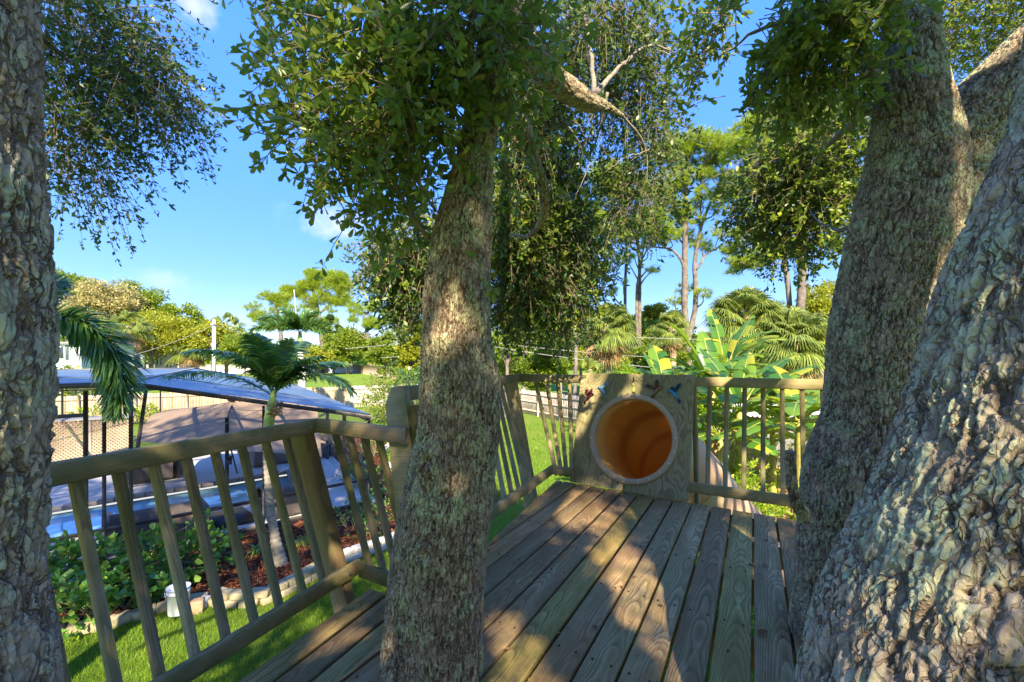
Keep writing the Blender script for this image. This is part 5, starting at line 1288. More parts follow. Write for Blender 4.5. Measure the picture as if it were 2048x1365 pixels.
# ================================================================== FENCES
def fence(label, pts, h, mat, pw=.142, gap=.01, single=True, back=False, group=None, top=0, dog=True):
    c = np.mean(np.array(pts), 0); e = empty('picket_fence', (*c, 0), label, 'fence', group)
    me = None; joined = MB(); cnt = 0
    for i in range(len(pts) - 1):
        a = np.array(pts[i], float); b = np.array(pts[i + 1], float); L = np.linalg.norm(b - a); d = (b - a) / L; n = np.array([-d[1], d[0]]) * (1 if back else -1)
        m = int(L / (pw + gap))
        for k in range(m):
            s = a + d * (k + .5) * (pw + gap); hh = h + random.uniform(-.03, .03)
            if single and cnt < 290:
                if me is None:
                    mb = MB(); w = pw / 2; prism(mb, [(-w, 0), (w, 0), (w, h - .03), (w - .03, h), (-w + .03, h), (-w, h - .03)], -.009, .009, .003); me = mb.mesh('picket'); me.materials.append(mat)
                M = Matrix(((d[0], 0, d[1], s[0]), (d[1], 0, -d[0], s[1]), (0, 1, 0, random.uniform(-.04, .0)), (0, 0, 0, 1)))
                o = mesh_obj('picket', me, mat, e, M @ Matrix.Rotation(random.uniform(-.008, .008), 4, 'Z')); g_ = random.uniform(.78, 1.12); o.color = (g_, g_ * random.uniform(.94, 1.0), g_ * random.uniform(.88, 1), 1); cnt += 1
            else:
                add_beam(joined, (*s, 0), (*s, hh), pw, .018, up=(*n, 0), ch=.002)
        for z in (.3, h - .25) + ((h * .55,) if back else ()):
            beam('fence_rail', (*(a + n * .03), z), (*(b + n * .03), z), .04, .09, mat, e)
        m = max(1, int(L / 2.44))
        for k in range(m + 1):
            s = a + d * L * k / m + n * .075; beam('fence_post', (*s, 0), (*s, h + .02), .09, .09, mat, e, up=(*n, 0))
    if joined.n: joined.obj('picket_row', mat, e, kind='stuff')
    return e
fence('tan board fence seen through the pool cage, running behind the pool', [(-30, 20.9), (-12.4, 34.2)], 1.62, M_fence_tan)
fence('bleached board fence beyond the cage roof, half hidden by the round bush', [(-12.3, 34.3), (-4.0, 40.5)], 1.62, M_white_fence)
fence('grey board fence with posts and rails showing, right of the middle trunk', [(5.2, 22.3), (.55, 31.0), (-4.0, 40.3)], 1.62, M_fence, back=True)
fence('long brown fence line running away to the far corner of the neighbouring lawn', [(-4.2, 41.0), (-26.8, 96), (-44.5, 127)], 2.2, M_fence_tan, pw=.30, single=False, back=False)
fence('far pale fence closing the neighbouring lawn under the trees', [(-44.6, 127.3), (-75, 118), (-140, 112)], 2.4, M_white_fence, pw=.30, single=False)

# ================================================================== BUILDINGS, POLE, WIRES
hs_ = empty('house', (*P(60, 0, 44)[:2], 0), 'pale blue clapboard house corner with a dark shuttered window behind the left trunk', 'house')
hx0, hx1 = P(-140, 0, 44)[0], P(104, 0, 44)[0]; hy = 44.0
hx1 = P(162, 0, 44)[0]
beam('wall', (hx0, hy + 3, 2.6), (hx1, hy + 3, 2.6), 6, 5.2, M_siding, hs_, ch=.01)
mb = MB()
for i in range(26): add_beam(mb, (hx0, hy - .012, .12 + i * .2), (hx1 + .01, hy - .012, .12 + i * .2), .03, .19, up=(0, .12, 1))
mb.obj('siding_course', M_siding, hs_, kind='stuff')
wn_ = None
for (x_, z_) in ((P(121, 0, 44)[0], 4.3), (P(60, 0, 44)[0], 4.3)):
    f_ = beam('window', (x_ - .45, hy - .05, z_), (x_ + .45, hy - .05, z_), .06, 1.3, M_white, hs_)
    for sx in (-.21, .21): beam('pane', (x_ + sx - .18, hy - .09, z_), (x_ + sx + .18, hy - .09, z_), .02, 1.15, M_glass, f_)
    for sx in (-.68, .68): beam('shutter', (x_ + sx - .16, hy - .05, z_), (x_ + sx + .16, hy - .05, z_), .05, 1.4, simple('dark_shutter', (.06, .09, .10)), hs_)
beam('corner_board', (hx1, hy - .04, 0), (hx1, hy - .04, 5.2), .16, .05, M_white, hs_, up=(0, 1, 0))
mb = MB(); V = [(hx0 - .4, hy - .5, 5.2), (hx1 + .4, hy - .5, 5.2), (hx1 + .4, hy + 6.5, 5.2), (hx0 - .4, hy + 6.5, 5.2), (hx0 - .4, hy + 3, 5.45), (hx1 + .4, hy + 3, 5.45)]
mb.add(V, [(0, 1, 5, 4), (2, 3, 4, 5), (3, 2, 1, 0)], [(1, 2, 5), (3, 0, 4)]); mb.obj('roof', M_roofgrey, hs_)

ct = empty('cottage', (*P(327, 0, 78)[:2], 0), 'small cream cottage with a gabled porch under the trees at left', 'house')
def cp(px, z, y=78): return np.array([(px - 1024) / F * 78, y, z])
x0, x1 = cp(307, 0)[0], cp(366, 0)[0]; zt = 4.6; yy = 78
beam('wall', (x0, yy + 2, zt / 2), (x1, yy + 2, zt / 2), 3.6, zt, M_cream, ct, ch=.01)
mb = MB(); xm = (x0 + x1) / 2; zr_ = 6.0
V = [(x0 - .3, yy - 1, zt - .1), (xm, yy - 1, zr_), (x1 + .3, yy - 1, zt - .1), (x0 - .3, yy + 4, zt - .1), (xm, yy + 4, zr_), (x1 + .3, yy + 4, zt - .1)]
V += [(a, b, c - .12) for a, b, c in V]
mb.add(V, [(0, 1, 4, 3), (1, 2, 5, 4), (6, 9, 10, 7), (7, 10, 11, 8), (0, 6, 7, 1), (1, 7, 8, 2), (3, 4, 10, 9), (4, 5, 11, 10)]); mb.obj('roof', M_roofgrey, ct)
mb = MB(); mb.add([(x0, yy + .1, zt - .2), (x1, yy + .1, zt - .2), (xm, yy + .1, zr_ - .2), (x0, yy + .2, zt - .2), (x1, yy + .2, zt - .2), (xm, yy + .2, zr_ - .2)], [(0, 3, 5, 2), (1, 2, 5, 4)], [(0, 1, 2), (3, 5, 4)]); mb.obj('gable', M_cream, ct)
for a, b in (((x0 - .3, zt - .1), (xm, zr_)), ((xm, zr_), (x1 + .3, zt - .1))): beam('bargeboard', (a[0], yy - 1.06, a[1] - .08), (b[0], yy - 1.06, b[1] - .08), .06, .22, M_fence_tan, ct)
for f_ in (.02, .33, .66, .98): beam('porch_post', (x0 + (x1 - x0) * f_, yy - .9, 0), (x0 + (x1 - x0) * f_, yy - .9, zt - .15), .16, .16, M_cream, ct, up=(0, 1, 0))
for f_ in (.17, .82):
    w_ = beam('window', (x0 + (x1 - x0) * f_ - .5, yy + .16, 3.4), (x0 + (x1 - x0) * f_ + .5, yy + .16, 3.4), .06, 1.5, M_white, ct)
    beam('pane', (x0 + (x1 - x0) * f_ - .4, yy + .11, 3.4), (x0 + (x1 - x0) * f_ + .4, yy + .11, 3.4), .04, 1.3, M_glass, w_)
beam('door', (xm - .35, yy + .15, 1.7), (xm + .35, yy + .15, 1.7), .06, 3.4, M_glass, ct)
lx = cp(284, 0)[0]
beam('lean_to_roof', (lx, yy + 1, 4.5), (x0 - .35, yy + 1, 4.5), 3.6, .18, M_cream, ct)
for f_ in (lx + .2, lx + 1.1): beam('porch_post', (f_, yy - .7, 0), (f_, yy - .7, 4.4), .18, .18, M_fence_tan, ct, up=(0, 1, 0))

up_ = empty('utility_pole', (*P(428, 0, 50)[:2], 0), 'concrete utility pole with cables at its top left of the palms', 'utility pole')
b_ = P(428, 0, 50)[:2]; mb = MB(); add_tube(mb, [(*b_, 0), (*b_, 8.0)], [.22, .17], 8); mb.obj('pole', M_pole, up_)
mb = MB(); add_beam(mb, (b_[0] - .25, b_[1] - .2, 7.45), (b_[0] + .25, b_[1] - .2, 7.45), .12, .12); mb.obj('bracket', M_steel, up_)
wl = empty('power_line', (*b_, 7.4), 'dark overhead cable slung from the utility pole down to the left', 'cable', 'overhead cables left of the middle trunk')
cable(wl, (b_[0], b_[1], 7.45), P(235, 719, 40), .022, .3, M_wire)
wl = empty('power_line', (*b_, 7.4), 'short overhead cable from the pole to the right into the trees', 'cable')
cable(wl, (b_[0], b_[1], 7.45), P(560, 680, 60), .025, .3, M_wire)
wl = empty('power_line', P(1100, 670, 24), 'upper thin cable crossing behind the fan palm at right', 'cable')
cable(wl, P(930, 655, 24), P(1760, 682, 24), .014, .25)
wl = empty('power_line', P(1100, 695, 24), 'middle thin cable crossing before the trees right of the middle trunk', 'cable')
cable(wl, P(930, 678, 24), P(1320, 716, 22), .014, .1)
wl = empty('power_line', P(1100, 705, 24), 'lowest thin cable crossing before the trees right of the middle trunk', 'cable')
cable(wl, P(930, 684, 24), P(1300, 735, 22), .014, .1)
wl = empty('power_line', P(760, 690, 60), 'pair of faint cables before the far trees left of the middle trunk', 'cable')
cable(wl, P(690, 698, 60), P(960, 660, 60), .03, .3); cable(wl, P(760, 716, 60), P(960, 690, 60), .03, .3)
mast = empty('antenna_mast', (*P(590, 0, 70)[:2], 0), 'thin pale mast rising above the foxtail palm', 'mast')
q_ = P(588, 580, 70); mb = MB(); add_tube(mb, [(q_[0] + 1.2, 70, 0), (q_[0], 70, q_[2])], [.10, .06], 6); mb.obj('pole', M_pole, mast)

# ================================================================== PALMS
def rach(base, az, L, e0, e1, n=22, tw=0.0, pw=1.3):
    s = np.linspace(0, 1, n); e = e0 + (e1 - e0) * s ** pw; h = np.array([math.cos(az), math.sin(az)])
    ds = L / (n - 1); pts = [np.array(base, float)]
    for k in range(n - 1):
        pts.append(pts[-1] + np.array([h[0] * math.cos(e[k]), h[1] * math.cos(e[k]), math.sin(e[k])]) * ds)
    return np.array(pts)
def strip(mb, base, d, L, w, droop, nseg=3, nrm_=(0, 0, 1)):
    """narrow leaflets; base,d: (n,3)"""
    n = len(base); d = nrm(d); L = np.broadcast_to(L, (n,)); w = np.broadcast_to(w, (n,))
    side = np.cross(d, np.asarray(nrm_) + rng.normal(0, .25, (n, 3))); side = nrm(side); rows = []
    prof = np.interp(np.linspace(0, 1, nseg + 1), [0, .3, .7, 1], [.5, 1, .8, .05])
    for k in range(nseg + 1):
        t = k / nseg; c = base + d * (L * t)[:, None]; c[:, 2] -= droop * L * t * t
        rows.append(c - side * (w * prof[k])[:, None]); rows.append(c + side * (w * prof[k])[:, None])
    V = np.stack(rows, 1); m = 2 * (nseg + 1); off = (np.arange(n) * m)[:, None, None]
    Q = np.array([(2 * k, 2 * k + 1, 2 * k + 3, 2 * k + 2) for k in range(nseg)])[None] + off
    mb.add(V.reshape(-1, 3), Q.reshape(-1, 4))
def frond(parent, base, az, L, e0, e1, ll, mat, nl=60, bushy=0.0, start=.16, w=.014, droop=.35, name='frond', vee=.25, pw=1.3, rr=.014):
    r = rach(base, az, L, e0, e1, pw=pw); mb = MB()
    add_tube(mb, r, np.linspace(rr, .003, len(r)), 5)
    t = np.linspace(start, .995, nl); idx = t * (len(r) - 1); i0 = np.clip(idx.astype(int), 0, len(r) - 2); f = (idx - i0)[:, None]
    p = r[i0] * (1 - f) + r[i0 + 1] * f; tg_ = nrm(r[i0 + 1] - r[i0]); sd = nrm(np.cross(tg_, (0, 0, 1))); upv = np.cross(sd, tg_)
    lp = ll * np.interp(t, [start, .35, .7, 1], [.6, 1, .9, .35])
    for k in range(1 if not bushy else 4):
        for sgn in (1, -1):
            if bushy:
                a = rng.uniform(-PI * .5, PI * .5, nl) + (0 if sgn > 0 else PI)
                out = sd * np.cos(a)[:, None] + upv * np.sin(a)[:, None]
                d = tg_ * .75 + out * .8
            else: d = tg_ * rng.uniform(.55, .8, nl)[:, None] + sd * sgn + upv * vee + rng.normal(0, .06, (nl, 3))
            strip(mb, p, d, lp * rng.uniform(.85, 1.1, nl), w * rng.uniform(.8, 1.2, nl), droop * rng.uniform(.6, 1.3, nl), 3, tuple(upv.mean(0)))
    return mb.obj(name, mat, parent)
# adonidia palm between us and the cage
Yp = 8.0
ap = P(562, 1135, 7.9); ap[2] = .05
adp = empty('palm_tree', ap, 'young palm with ringed pale trunk growing from the mulch before the pool cage', 'palm tree')
pp = [np.array([ap[0], ap[1], 0]), P(553, 1090, 7.9), P(541, 1020, 7.9), P(536, 950, 7.9), P(533, 900, 7.9), P(536, 868, 7.9)]
q = smooth_path(np.array([[*a, r] for a, r in zip(pp, (.13, .088, .070, .062, .057, .054))]), 120)
q[:, 3] += .004 * np.sign(np.sin(np.arange(120) * 1.35))
mb = MB(); add_tube(mb, q[:, :3], q[:, 3], 16); mb.obj('trunk', M_ptrunk, adp, smooth=False)
q = smooth_path(np.array([[*P(536, 868, 7.9), .085], [*P(540, 830, 7.9), .085], [*P(545, 800, 7.9), .06], [*P(549, 780, 7.9), .035]]), 20)
mb = MB(); add_tube(mb, q[:, :3], q[:, 3], 12); mb.obj('crownshaft', M_shaft, adp, smooth=True)
cb = P(547, 790, 7.9)
for az, L, e0, e1 in ((PI * 1.0, 1.9, .55, -.35), (PI * 1.06, 1.65, 1.05, -.25), (0.04, 1.55, .75, -.95), (-.1, 1.1, 1.1, .1), (PI * .5, 1.5, 1.2, .1), (-PI * .5, 1.25, 1.25, .5), (PI * .8, 1.3, 1.35, .5), (PI * 1.35, 1.35, 1.15, -.1), (.6, 1.4, .9, -.2), (PI * 1.9, 1.0, 1.45, 1.0), (PI*.3, .9, 1.2, .2)):
    frond(adp, cb + rng.normal(0, .015, 3), az, L, e0, e1, .46, M_palm, 74, 0, .12, .017, .5)
mb = MB(); st_ = P(551, 822, 7.75)
add_leaves(mb, st_ + rng.normal(0, .06, (60, 3)), rng.normal(0, 1, (60, 3)) - (0, 0, .6), .10, LEAF4); mb.obj('flower_spray', M_thatch, adp)
# foxtail palm behind the cage
fp = P(604, 0, 26); fx = empty('palm_tree', (fp[0], fp[1], 0), 'bushy foxtail palm rising behind the pool cage', 'palm tree')
top_ = P(600, 700, 26)
mb = MB(); add_tube(mb, [(fp[0], fp[1], 0), (fp[0], fp[1], 1.6), (fp[0] + .02, fp[1], 3.0), tuple(top_)], [.24, .21, .19, .13], 12); mb.obj('trunk', M_pole, fx, smooth=True)
mb = MB(); add_tube(mb, [top_, top_ + (0, 0, .5), top_ + (0, 0, 1.0)], [.14, .15, .08], 12); mb.obj('crownshaft', M_shaft, fx, smooth=True)
for az, L, e0, e1 in ((PI, 2.6, .8, -.3), (PI * .85, 2.2, 1.1, .2), (PI * 1.15, 2.6, .5, -.6), (.1, 1.8, .9, -.6), (-.3, 1.9, .6, -.8), (PI * .5, 2, 1.2, .3), (-PI * .5, 1.8, 1.1, -.3), (-PI * .6, 1.7, .8, -.8), (.6, 1.7, 1.3, .4)):
    frond(fx, top_ + (0, 0, .95), az, L, e0, e1, .55, M_palm, 44, 1, .12, .03, .15)
# foxtail palm whose frond droops in from the left
lp = P(28, 0, 4.6); lfp = empty('palm_tree', (lp[0], lp[1], 0), 'foxtail palm behind the left trunk with one bushy frond drooping over the pool cage', 'palm tree')
lt_ = P(28, 690, 4.6)
mb = MB(); add_tube(mb, [(lp[0], lp[1], 0), (lp[0], lp[1], 1.8), tuple(lt_)], [.15, .12, .09], 12); mb.obj('trunk', M_ptrunk, lfp, smooth=True)
frond(lfp, P(30, 668, 4.6), .0, 1.8, .80, -2.0, .36, M_palm, 90, 1, .16, .012, .3, pw=.85)
frond(lfp, lt_, PI * .9, 1.6, 1.0, -1.0, .34, M_palm, 50, 1, .2, .012, .3)
frond(lfp, lt_, PI * .6, 1.2, 1.2, .1, .3, M_palm, 40, 1, .2, .012, .3)

def fan_palm(label, px, pyc, Y, rad, ntop, ndead, trunk_r=.17, group=None, name='sabal_palm', segs=34, mat=None):
    c = P(px, pyc, Y); e = empty(name, (c[0], c[1], 0), label, 'palm tree', group)
    q = smooth_path(np.array([[c[0] + .1, c[1], -.1, trunk_r * 1.2], [c[0] + .05, c[1], c[2] * .5, trunk_r], [c[0], c[1], c[2] + .1, trunk_r * 1.1]]), 30)
    q[:, 3] += trunk_r * .12 * np.sign(np.sin(np.arange(30) * 2.2))
    mb = MB(); add_tube(mb, q[:, :3], q[:, 3], 10); mb.obj('trunk', M_sabtrunk, e)
    def fan(mb, az, el, pl_, fr, droop, sg):
        d = np.array([math.cos(az) * math.cos(el), math.sin(az) * math.cos(el), math.sin(el)])
        b = c + d * pl_; b[2] -= .12 * pl_
        add_tube(mb, [c, (c + b) / 2 + (0, 0, .04), b], [.022, .016, .012], 3, False)
        sd = nrm(np.cross(d, (0, 0, 1))); upv = np.cross(sd, d); a = np.linspace(-1.9, 1.9, sg)
        dd = d[None] * np.cos(a)[:, None] + sd[None] * np.sin(a)[:, None] + upv[None] * (.35 - .25 * np.abs(a))[:, None]
        strip(mb, np.tile(b, (sg, 1)), dd, fr * np.interp(np.abs(a), [0, 1.9], [1, .65]) * rng.uniform(.9, 1.1, sg), fr * .026, droop, 3, tuple(upv))
    for k in range(ntop):
        mb = MB(); az = rng.uniform(0, 2 * PI); el = rng.uniform(-.55, 1.45); fan(mb, az, el, rad * rng.uniform(.35, .55), rad * rng.uniform(.42, .58), .7, segs); mb.obj('fan_frond', mat or M_sabal, e)
    for k in range(ndead):
        mb = MB(); az = rng.uniform(0, 2 * PI); el = rng.uniform(-1.45, -.75); fan(mb, az, el, rad * rng.uniform(.3, .5), rad * rng.uniform(.4, .55), .35, segs - 6); mb.obj('dead_frond', M_thatch, e)
    return e
fan_palm('fan palm with a skirt of dry brown fronds left of the banana plants', 1214, 652, 23, 2.0, 60, 36)
fan_palm('large shaggy fan palm just behind the banana leaves, left of the right trunk', 1492, 636, 18, 2.0, 80, 8)
fan_palm('drooping fan palm directly beside the right trunk, lower than its neighbour', 1590, 680, 16.5, 1.9, 80, 6)
fan_palm('small pale fan palm seedling at the foot of the brown-skirted palm', 1180, 744, 20, 1.1, 8, 3, .08)
fan_palm('fan palm half hidden in yellow-green trees above the drooping frond', 258, 655, 52, 3.2, 30, 14, .25)
fan_palm('fan palm standing right of the small cottage', 385, 694, 66, 3.6, 30, 16, .25)
fan_palm('distant fan palm showing above the trees beside the utility pole', 452, 650, 70, 3.4, 26, 6, .25)
fan_palm('low fan palm under the pines between the skirted palm and the bananas', 1345, 655, 26, 1.7, 34, 4)

# ------------------------------------------------------------------ banana plants
def banana_leaf(parent, base, az, L, e0, e1, W_, mat=None, torn=.5, pet=.22, name='leaf', roll=0.0):
    r = rach(base, az, L, e0, e1, 26, pw=1.2); mb = MB()
    mb2 = MB(); add_tube(mb2, r, np.linspace(.022, .005, 26) * min(1, L / 1.4), 5)
    n = 26; t = np.linspace(0, 1, n); tg_ = nrm(np.gradient(r, axis=0)); sd = nrm(np.cross(tg_, (0, 0, 1))); upv = np.cross(sd, tg_)
    wid = np.where(t > pet, np.sin(np.clip((t - pet) / (1 - pet), 0, 1) ** .75 * PI) ** .6, 0) * W_
    for sgn in (1, -1):
        fold = rng.uniform(.1, .35); k = int(pet * n)
        while k < n - 1:
            m = random.choice((1, 2, 3)) if random.random() < torn else 5
            k2 = min(n - 1, k + m); fd = fold + rng.normal(0, .22 * torn); V = []
            for q_ in range(k, k2 + 1):
                sh_ = .0 if q_ < k2 else -.012
                o1 = sd[q_] * sgn * math.cos(fd) + upv[q_] * math.sin(fd)
                pmid = r[q_] + o1 * wid[q_] * .55 + tg_[q_] * (wid[q_] * .12 + sh_)
                o2 = sd[q_] * sgn * math.cos(fd - .45) + upv[q_] * math.sin(fd - .55)
                pend = pmid + o2 * wid[q_] * .45 + tg_[q_] * (wid[q_] * .08 + sh_)
                V += [r[q_] + upv[q_] * .004, pmid, pend]
            Q = [];
            for q_ in range(k2 - k):
                for c_ in range(2): a = q_ * 3 + c_; Q.append((a, a + 1, a + 4, a + 3))
            mb.add(V, Q); k = k2
    o = mb.obj(name, mat or M_banana, parent, smooth=False)
    mb2.obj('midrib', M_pstem, o)
    return o
def banana(label, px, Y, h, leaves, stem=.11, lean=0):
    b = P(px, 0, Y); e = empty('banana_plant', (b[0], b[1], 0), label, 'banana plant')
    topp = np.array([b[0] + lean, b[1], h])
    mb = MB(); add_tube(mb, smooth_path(np.array([(b[0], b[1], -.05), (b[0] + lean * .3, b[1], h * .5), tuple(topp)]), 10), np.linspace(stem * 1.2, stem * .6, 10), 10); mb.obj('pseudostem', M_pstem, e, smooth=True)
    leaves = list(leaves) + [(R(0, 6.28), R(1.0, 1.6), R(.2, 1.2), R(-1.2, -.3), R(.17, .24)) for _ in range(4)]
    for (az, L, e0, e1, w_) in leaves: banana_leaf(e, topp - (0, 0, random.uniform(0, .12)), az, L, e0, e1, w_, torn=random.uniform(.3, .9))
    return e
R = random.uniform
def rl(n, L=(1.4, 2.0), w=(.22, .32), e=(.3, 1.35)):
    n = int(n * 1.5)
    return [(2 * PI * (k + R(0, .6)) / n, R(*L), R(*e), R(-1.0, .0), R(*w)) for k in range(n)]
banana('banana plant with dark blue-green leaves reaching left over the fence panel', 1330, 9.6, 2.75, [(PI * 1.02, 1.75, .75, -.15, .19), (PI * .9, 1.3, 1.1, .1, .2), (PI * 1.25, 1.5, .9, -.7, .24), (PI * 1.6, 1.5, .9, -.7, .25), (.1, 1.3, 1.2, -.2, .24), (PI * .5, 1.5, 1.3, .5, .25), (PI * .75, 1.2, 1.35, .8, .2), (PI * 1.05, 1.9, .25, -.5, .17)])
banana('banana plant with one tall upright dark leaf in the middle of the clump', 1425, 10.4, 2.9, [(PI * .95, 1.9, 1.25, .75, .30), (PI * .8, 1.6, 1.0, -.1, .26), (PI * 1.1, 1.9, .6, -.3, .25), (0.1, 1.8, 1.0, -.1, .28), (PI * 1.4, 1.6, .9, -.6, .26), (PI * 1.7, 1.6, .8, -.5, .26), (PI * .5, 1.6, 1.4, .9, .26)])
banana('banana plant with yellowing torn leaves spreading to the right', 1480, 9.2, 2.55, [(0.05, 2.0, .85, .15, .26), (-.25, 2.0, .6, -.6, .25), (.3, 1.9, 1.0, .25, .26), (PI * .7, 1.7, 1.25, .7, .26), (PI * .9, 1.6, 1.0, -.2, .25), (PI * 1.3, 1.5, .9, -.7, .27), (PI * 1.7, 1.7, .7, -.6, .27), (.9, 1.6, 1.3, .5, .22)])
banana('banana plant with two bright upright leaves catching the sun', 1450, 11.5, 3.3, rl(8, (1.5, 2.0)) + [(PI * .65, 1.8, 1.45, 1.1, .28), (.35, 1.8, 1.15, .8, .26)])
banana('banana plant with a broad pale leaf beside the right trunk', 1600, 8.4, 2.5, [(PI * .93, 1.5, 1.0, .55, .26), (PI * 1.0, 1.9, .45, -.35, .24), (PI * 1.15, 1.8, .2, -.5, .24), (PI * 1.3, 1.5, .7, -.6, .25), (PI * .5, 1.5, 1.2, .4, .25), (0.1, 1.3, .8, -.3, .25), (PI * 1.6, 1.4, .8, -.5, .25)])
banana('low young banana plant behind the railing balusters', 1545, 10.6, 2.05, rl(7, (1.1, 1.6), (.2, .28)), .09)
banana('banana plant at the left of the clump behind the tunnel panel', 1370, 11.2, 2.7, rl(8, (1.3, 1.9)))
banana('slim banana plant between the balusters with yellow-green stem', 1436, 8.6, 2.15, rl(6, (1.0, 1.5), (.18, .24)), .09, .05)
banana('banana plant low at right whose leaf crosses the grey shed', 1625, 9.8, 1.9, rl(7, (1.1, 1.6), (.2, .28)), .09)
for px, Y, h in ((1412, 9.0, 2.3), (1462, 9.8, 2.2), (1400, 9.8, 2.4), (1432, 9.5, 2.0)):
    b = P(px, 0, Y); e = empty('banana_plant', (b[0], b[1], 0), 'nearly leafless yellow-green banana stem ' + {1412: 'nearest to the tunnel panel', 1462: 'between the second and third right balusters', 1400: 'farthest back beside the panel', 1432: 'just right of the first right baluster'}[px], 'banana plant')
    mb = MB(); add_tube(mb, [(b[0], b[1], -.05), (b[0] + .03, b[1], h * .5), (b[0] + .05, b[1], h)], [.11, .095, .05], 9); mb.obj('pseudostem', M_pstem, e, smooth=True)
    banana_leaf(e, (b[0] + .05, b[1], h), R(0, 6), 1.0, .2, -1.4, .16, M_thatch, .9, name='dead_leaf')

# ------------------------------------------------------------------ shed behind the bananas
sh_ = empty('shed', (*P(1590, 0, 12.0)[:2], 0), 'low grey-sided shed with a pale corrugated roof behind the balusters at right', 'shed')
A0 = np.array(P(1478, 0, 12.6)[:2]); A1 = np.array(P(1760, 0, 10.9)[:2]); sd_ = nrm(A1 - A0); sn_ = np.array([-sd_[1], sd_[0]])
def sp_(a, b, z): c = A0 + sd_ * a + sn_ * b; return np.array([*c, z])
SL = np.linalg.norm(A1 - A0)
beam('wall', sp_(.1, .05, 1.35), sp_(SL, .05, 1.35), .04, 1.2, M_panel, sh_)
beam('wall', sp_(.1, .07, 1.35), sp_(.1, 1.8, 1.35), .04, 1.2, M_trim, sh_, label='brown end wall')
for a in (.05, 1.4, SL): beam('post', sp_(a, 0, 0), sp_(a, 0, 1.98), .09, .09, M_trim, sh_, up=(*sn_, 0))
beam('sill_beam', sp_(-.05, -.06, .72), sp_(SL, -.06, .72), .05, .12, M_trim, sh_, color=(1.4, 1.2, 1))
beam('fascia', sp_(-.15, -.18, 2.02), sp_(SL, -.18, 2.02), .03, .12, M_trim, sh_, color=(1.4, 1, .7))
mb = MB(); n = 60; V = []
for k in range(n + 1):
    for b, z in ((-.32, 2.09), (1.9, 2.26)): V.append(sp_(-.3 + (SL + .3) * k / n, b, z + .022 * math.cos(k * PI)))
mb.add(V, [(2 * k, 2 * k + 2, 2 * k + 3, 2 * k + 1) for k in range(n)]); mb.obj('roof_sheet', M_corr, sh_)
M_brick = simple('orange_brick', (.36, .15, .07), .9, .1, noise=(.5, .25, .13), ns=12, bump=.004)
pile = empty('brick_stack', sp_(.9, -.5, 0), 'loose stack of orange bricks on the ground under the shed', 'bricks')
mbk = MB(); V, Q, T = beam_data(.20, .09, .06, .006); mbk.add(V, Q, T); bme = mbk.mesh('brick'); bme.materials.append(M_brick)
for lev in range(4):
    for k in range(9 - lev):
        M = Matrix.Translation(Vector(sp_(.2 + k * .22 + lev * .1 + R(-.01, .01), -.3 + R(-.03, .03), .04 + lev * .065))) @ Matrix.Rotation(math.atan2(sd_[1], sd_[0]) + R(-.15, .15), 4, 'Z')
        mesh_obj('brick', bme, M_brick, pile, M)

# ================================================================== SHRUBS AND UNDERGROWTH
def shrub(label, px, Yb, z0, rx, rz, mat, n, size, nl=8, L=.22, tpl=LEAFR, name='shrub', group=None, cat='shrub', droop=.1, zc=None, stems=5, up=.5, ry=None, tw=.004):
    b = P(px, 0, Yb); e = empty(name, (b[0], b[1], z0), label, cat, group)
    c = np.array([b[0], b[1], (zc if zc else z0 + rz * .95)])
    p, d = in_blob(n, c, (rx, ry or rx, rz), .1); ok = p[:, 2] > z0 + .05; p, d = p[ok], d[ok]
    lf = MB(); tg = MB(); sprays(lf, tg, p, d + rng.normal(0, .5, (len(p), 3)) + (0, 0, up), L * rng.uniform(.7, 1.2, len(p)), nl, size, tpl, droop, None, tw)
    lf.obj('foliage', mat, e, kind='stuff')
    for k in range(stems):
        a = R(0, 6.28); q_ = [(b[0] + R(-.04, .04), b[1] + R(-.04, .04), z0 - .02), (b[0] + math.cos(a) * rx * .3, b[1] + math.sin(a) * rx * .3, z0 + rz * .6), (b[0] + math.cos(a) * rx * .7, b[1] + math.sin(a) * rx * .7, z0 + rz * 1.3)]
        add_tube(tg, smooth_path(np.array(q_), 7), np.linspace(.012, .004, 7), 5, False)
    tg.obj('stems', M_twig, e, kind='stuff')
    return e
cl = [(95, 6.5, .5, .36, 90, 'leftmost broad-leaved shrub beside the left trunk'), (150, 6.9, .48, .40, 80, 'broad-leaved shrub second from the left trunk'), (185, 6.2, .36, .28, 50, 'low broad-leaved shrub nearest to the lawn at left'), (250, 6.45, .40, .30, 64, 'broad-leaved shrub before the wicker sofa'),
      (300, 7.0, .38, .42, 70, 'taller broad-leaved shrub left of the bucket'), (375, 7.35, .46, .40, 90, 'broad-leaved shrub right behind the bucket'), (425, 7.7, .22, .42, 16, 'thin shoot of broad leaves left of the palm')]
for px, Y, rx, rz, n, lab in cl: shrub(lab, px, Y, .05, rx, rz, M_clusia, int(n * .8), .14, 8, .24, LEAFW, 'broadleaf_shrub', 'broad-leaved shrubs in the mulch bed')
for px, Y, rx, rz, n, lab in ((700, 9.2, .28, .3, 30, 'small variegated shrub behind the corner post'), (745, 9.0, .26, .3, 26, 'small green shrub in the bed between the end balusters'), (715, 12.5, .4, .45, 60, 'dark leafy shrub by the foot of the cage corner'), (770, 12.6, .3, .3, 40, 'small shrub in the winding bed'), (748, 16.5, .5, .6, 110, 'rounded dark shrub in the winding bed near the cage'), (762, 10.2, .3, .3, 40, 'bright green seedling shrub near the pale blocks')):
    shrub(lab, px, Y, .05, rx, rz, M_clusia, n, .09, 8, .2, LEAFR, 'broadleaf_shrub')
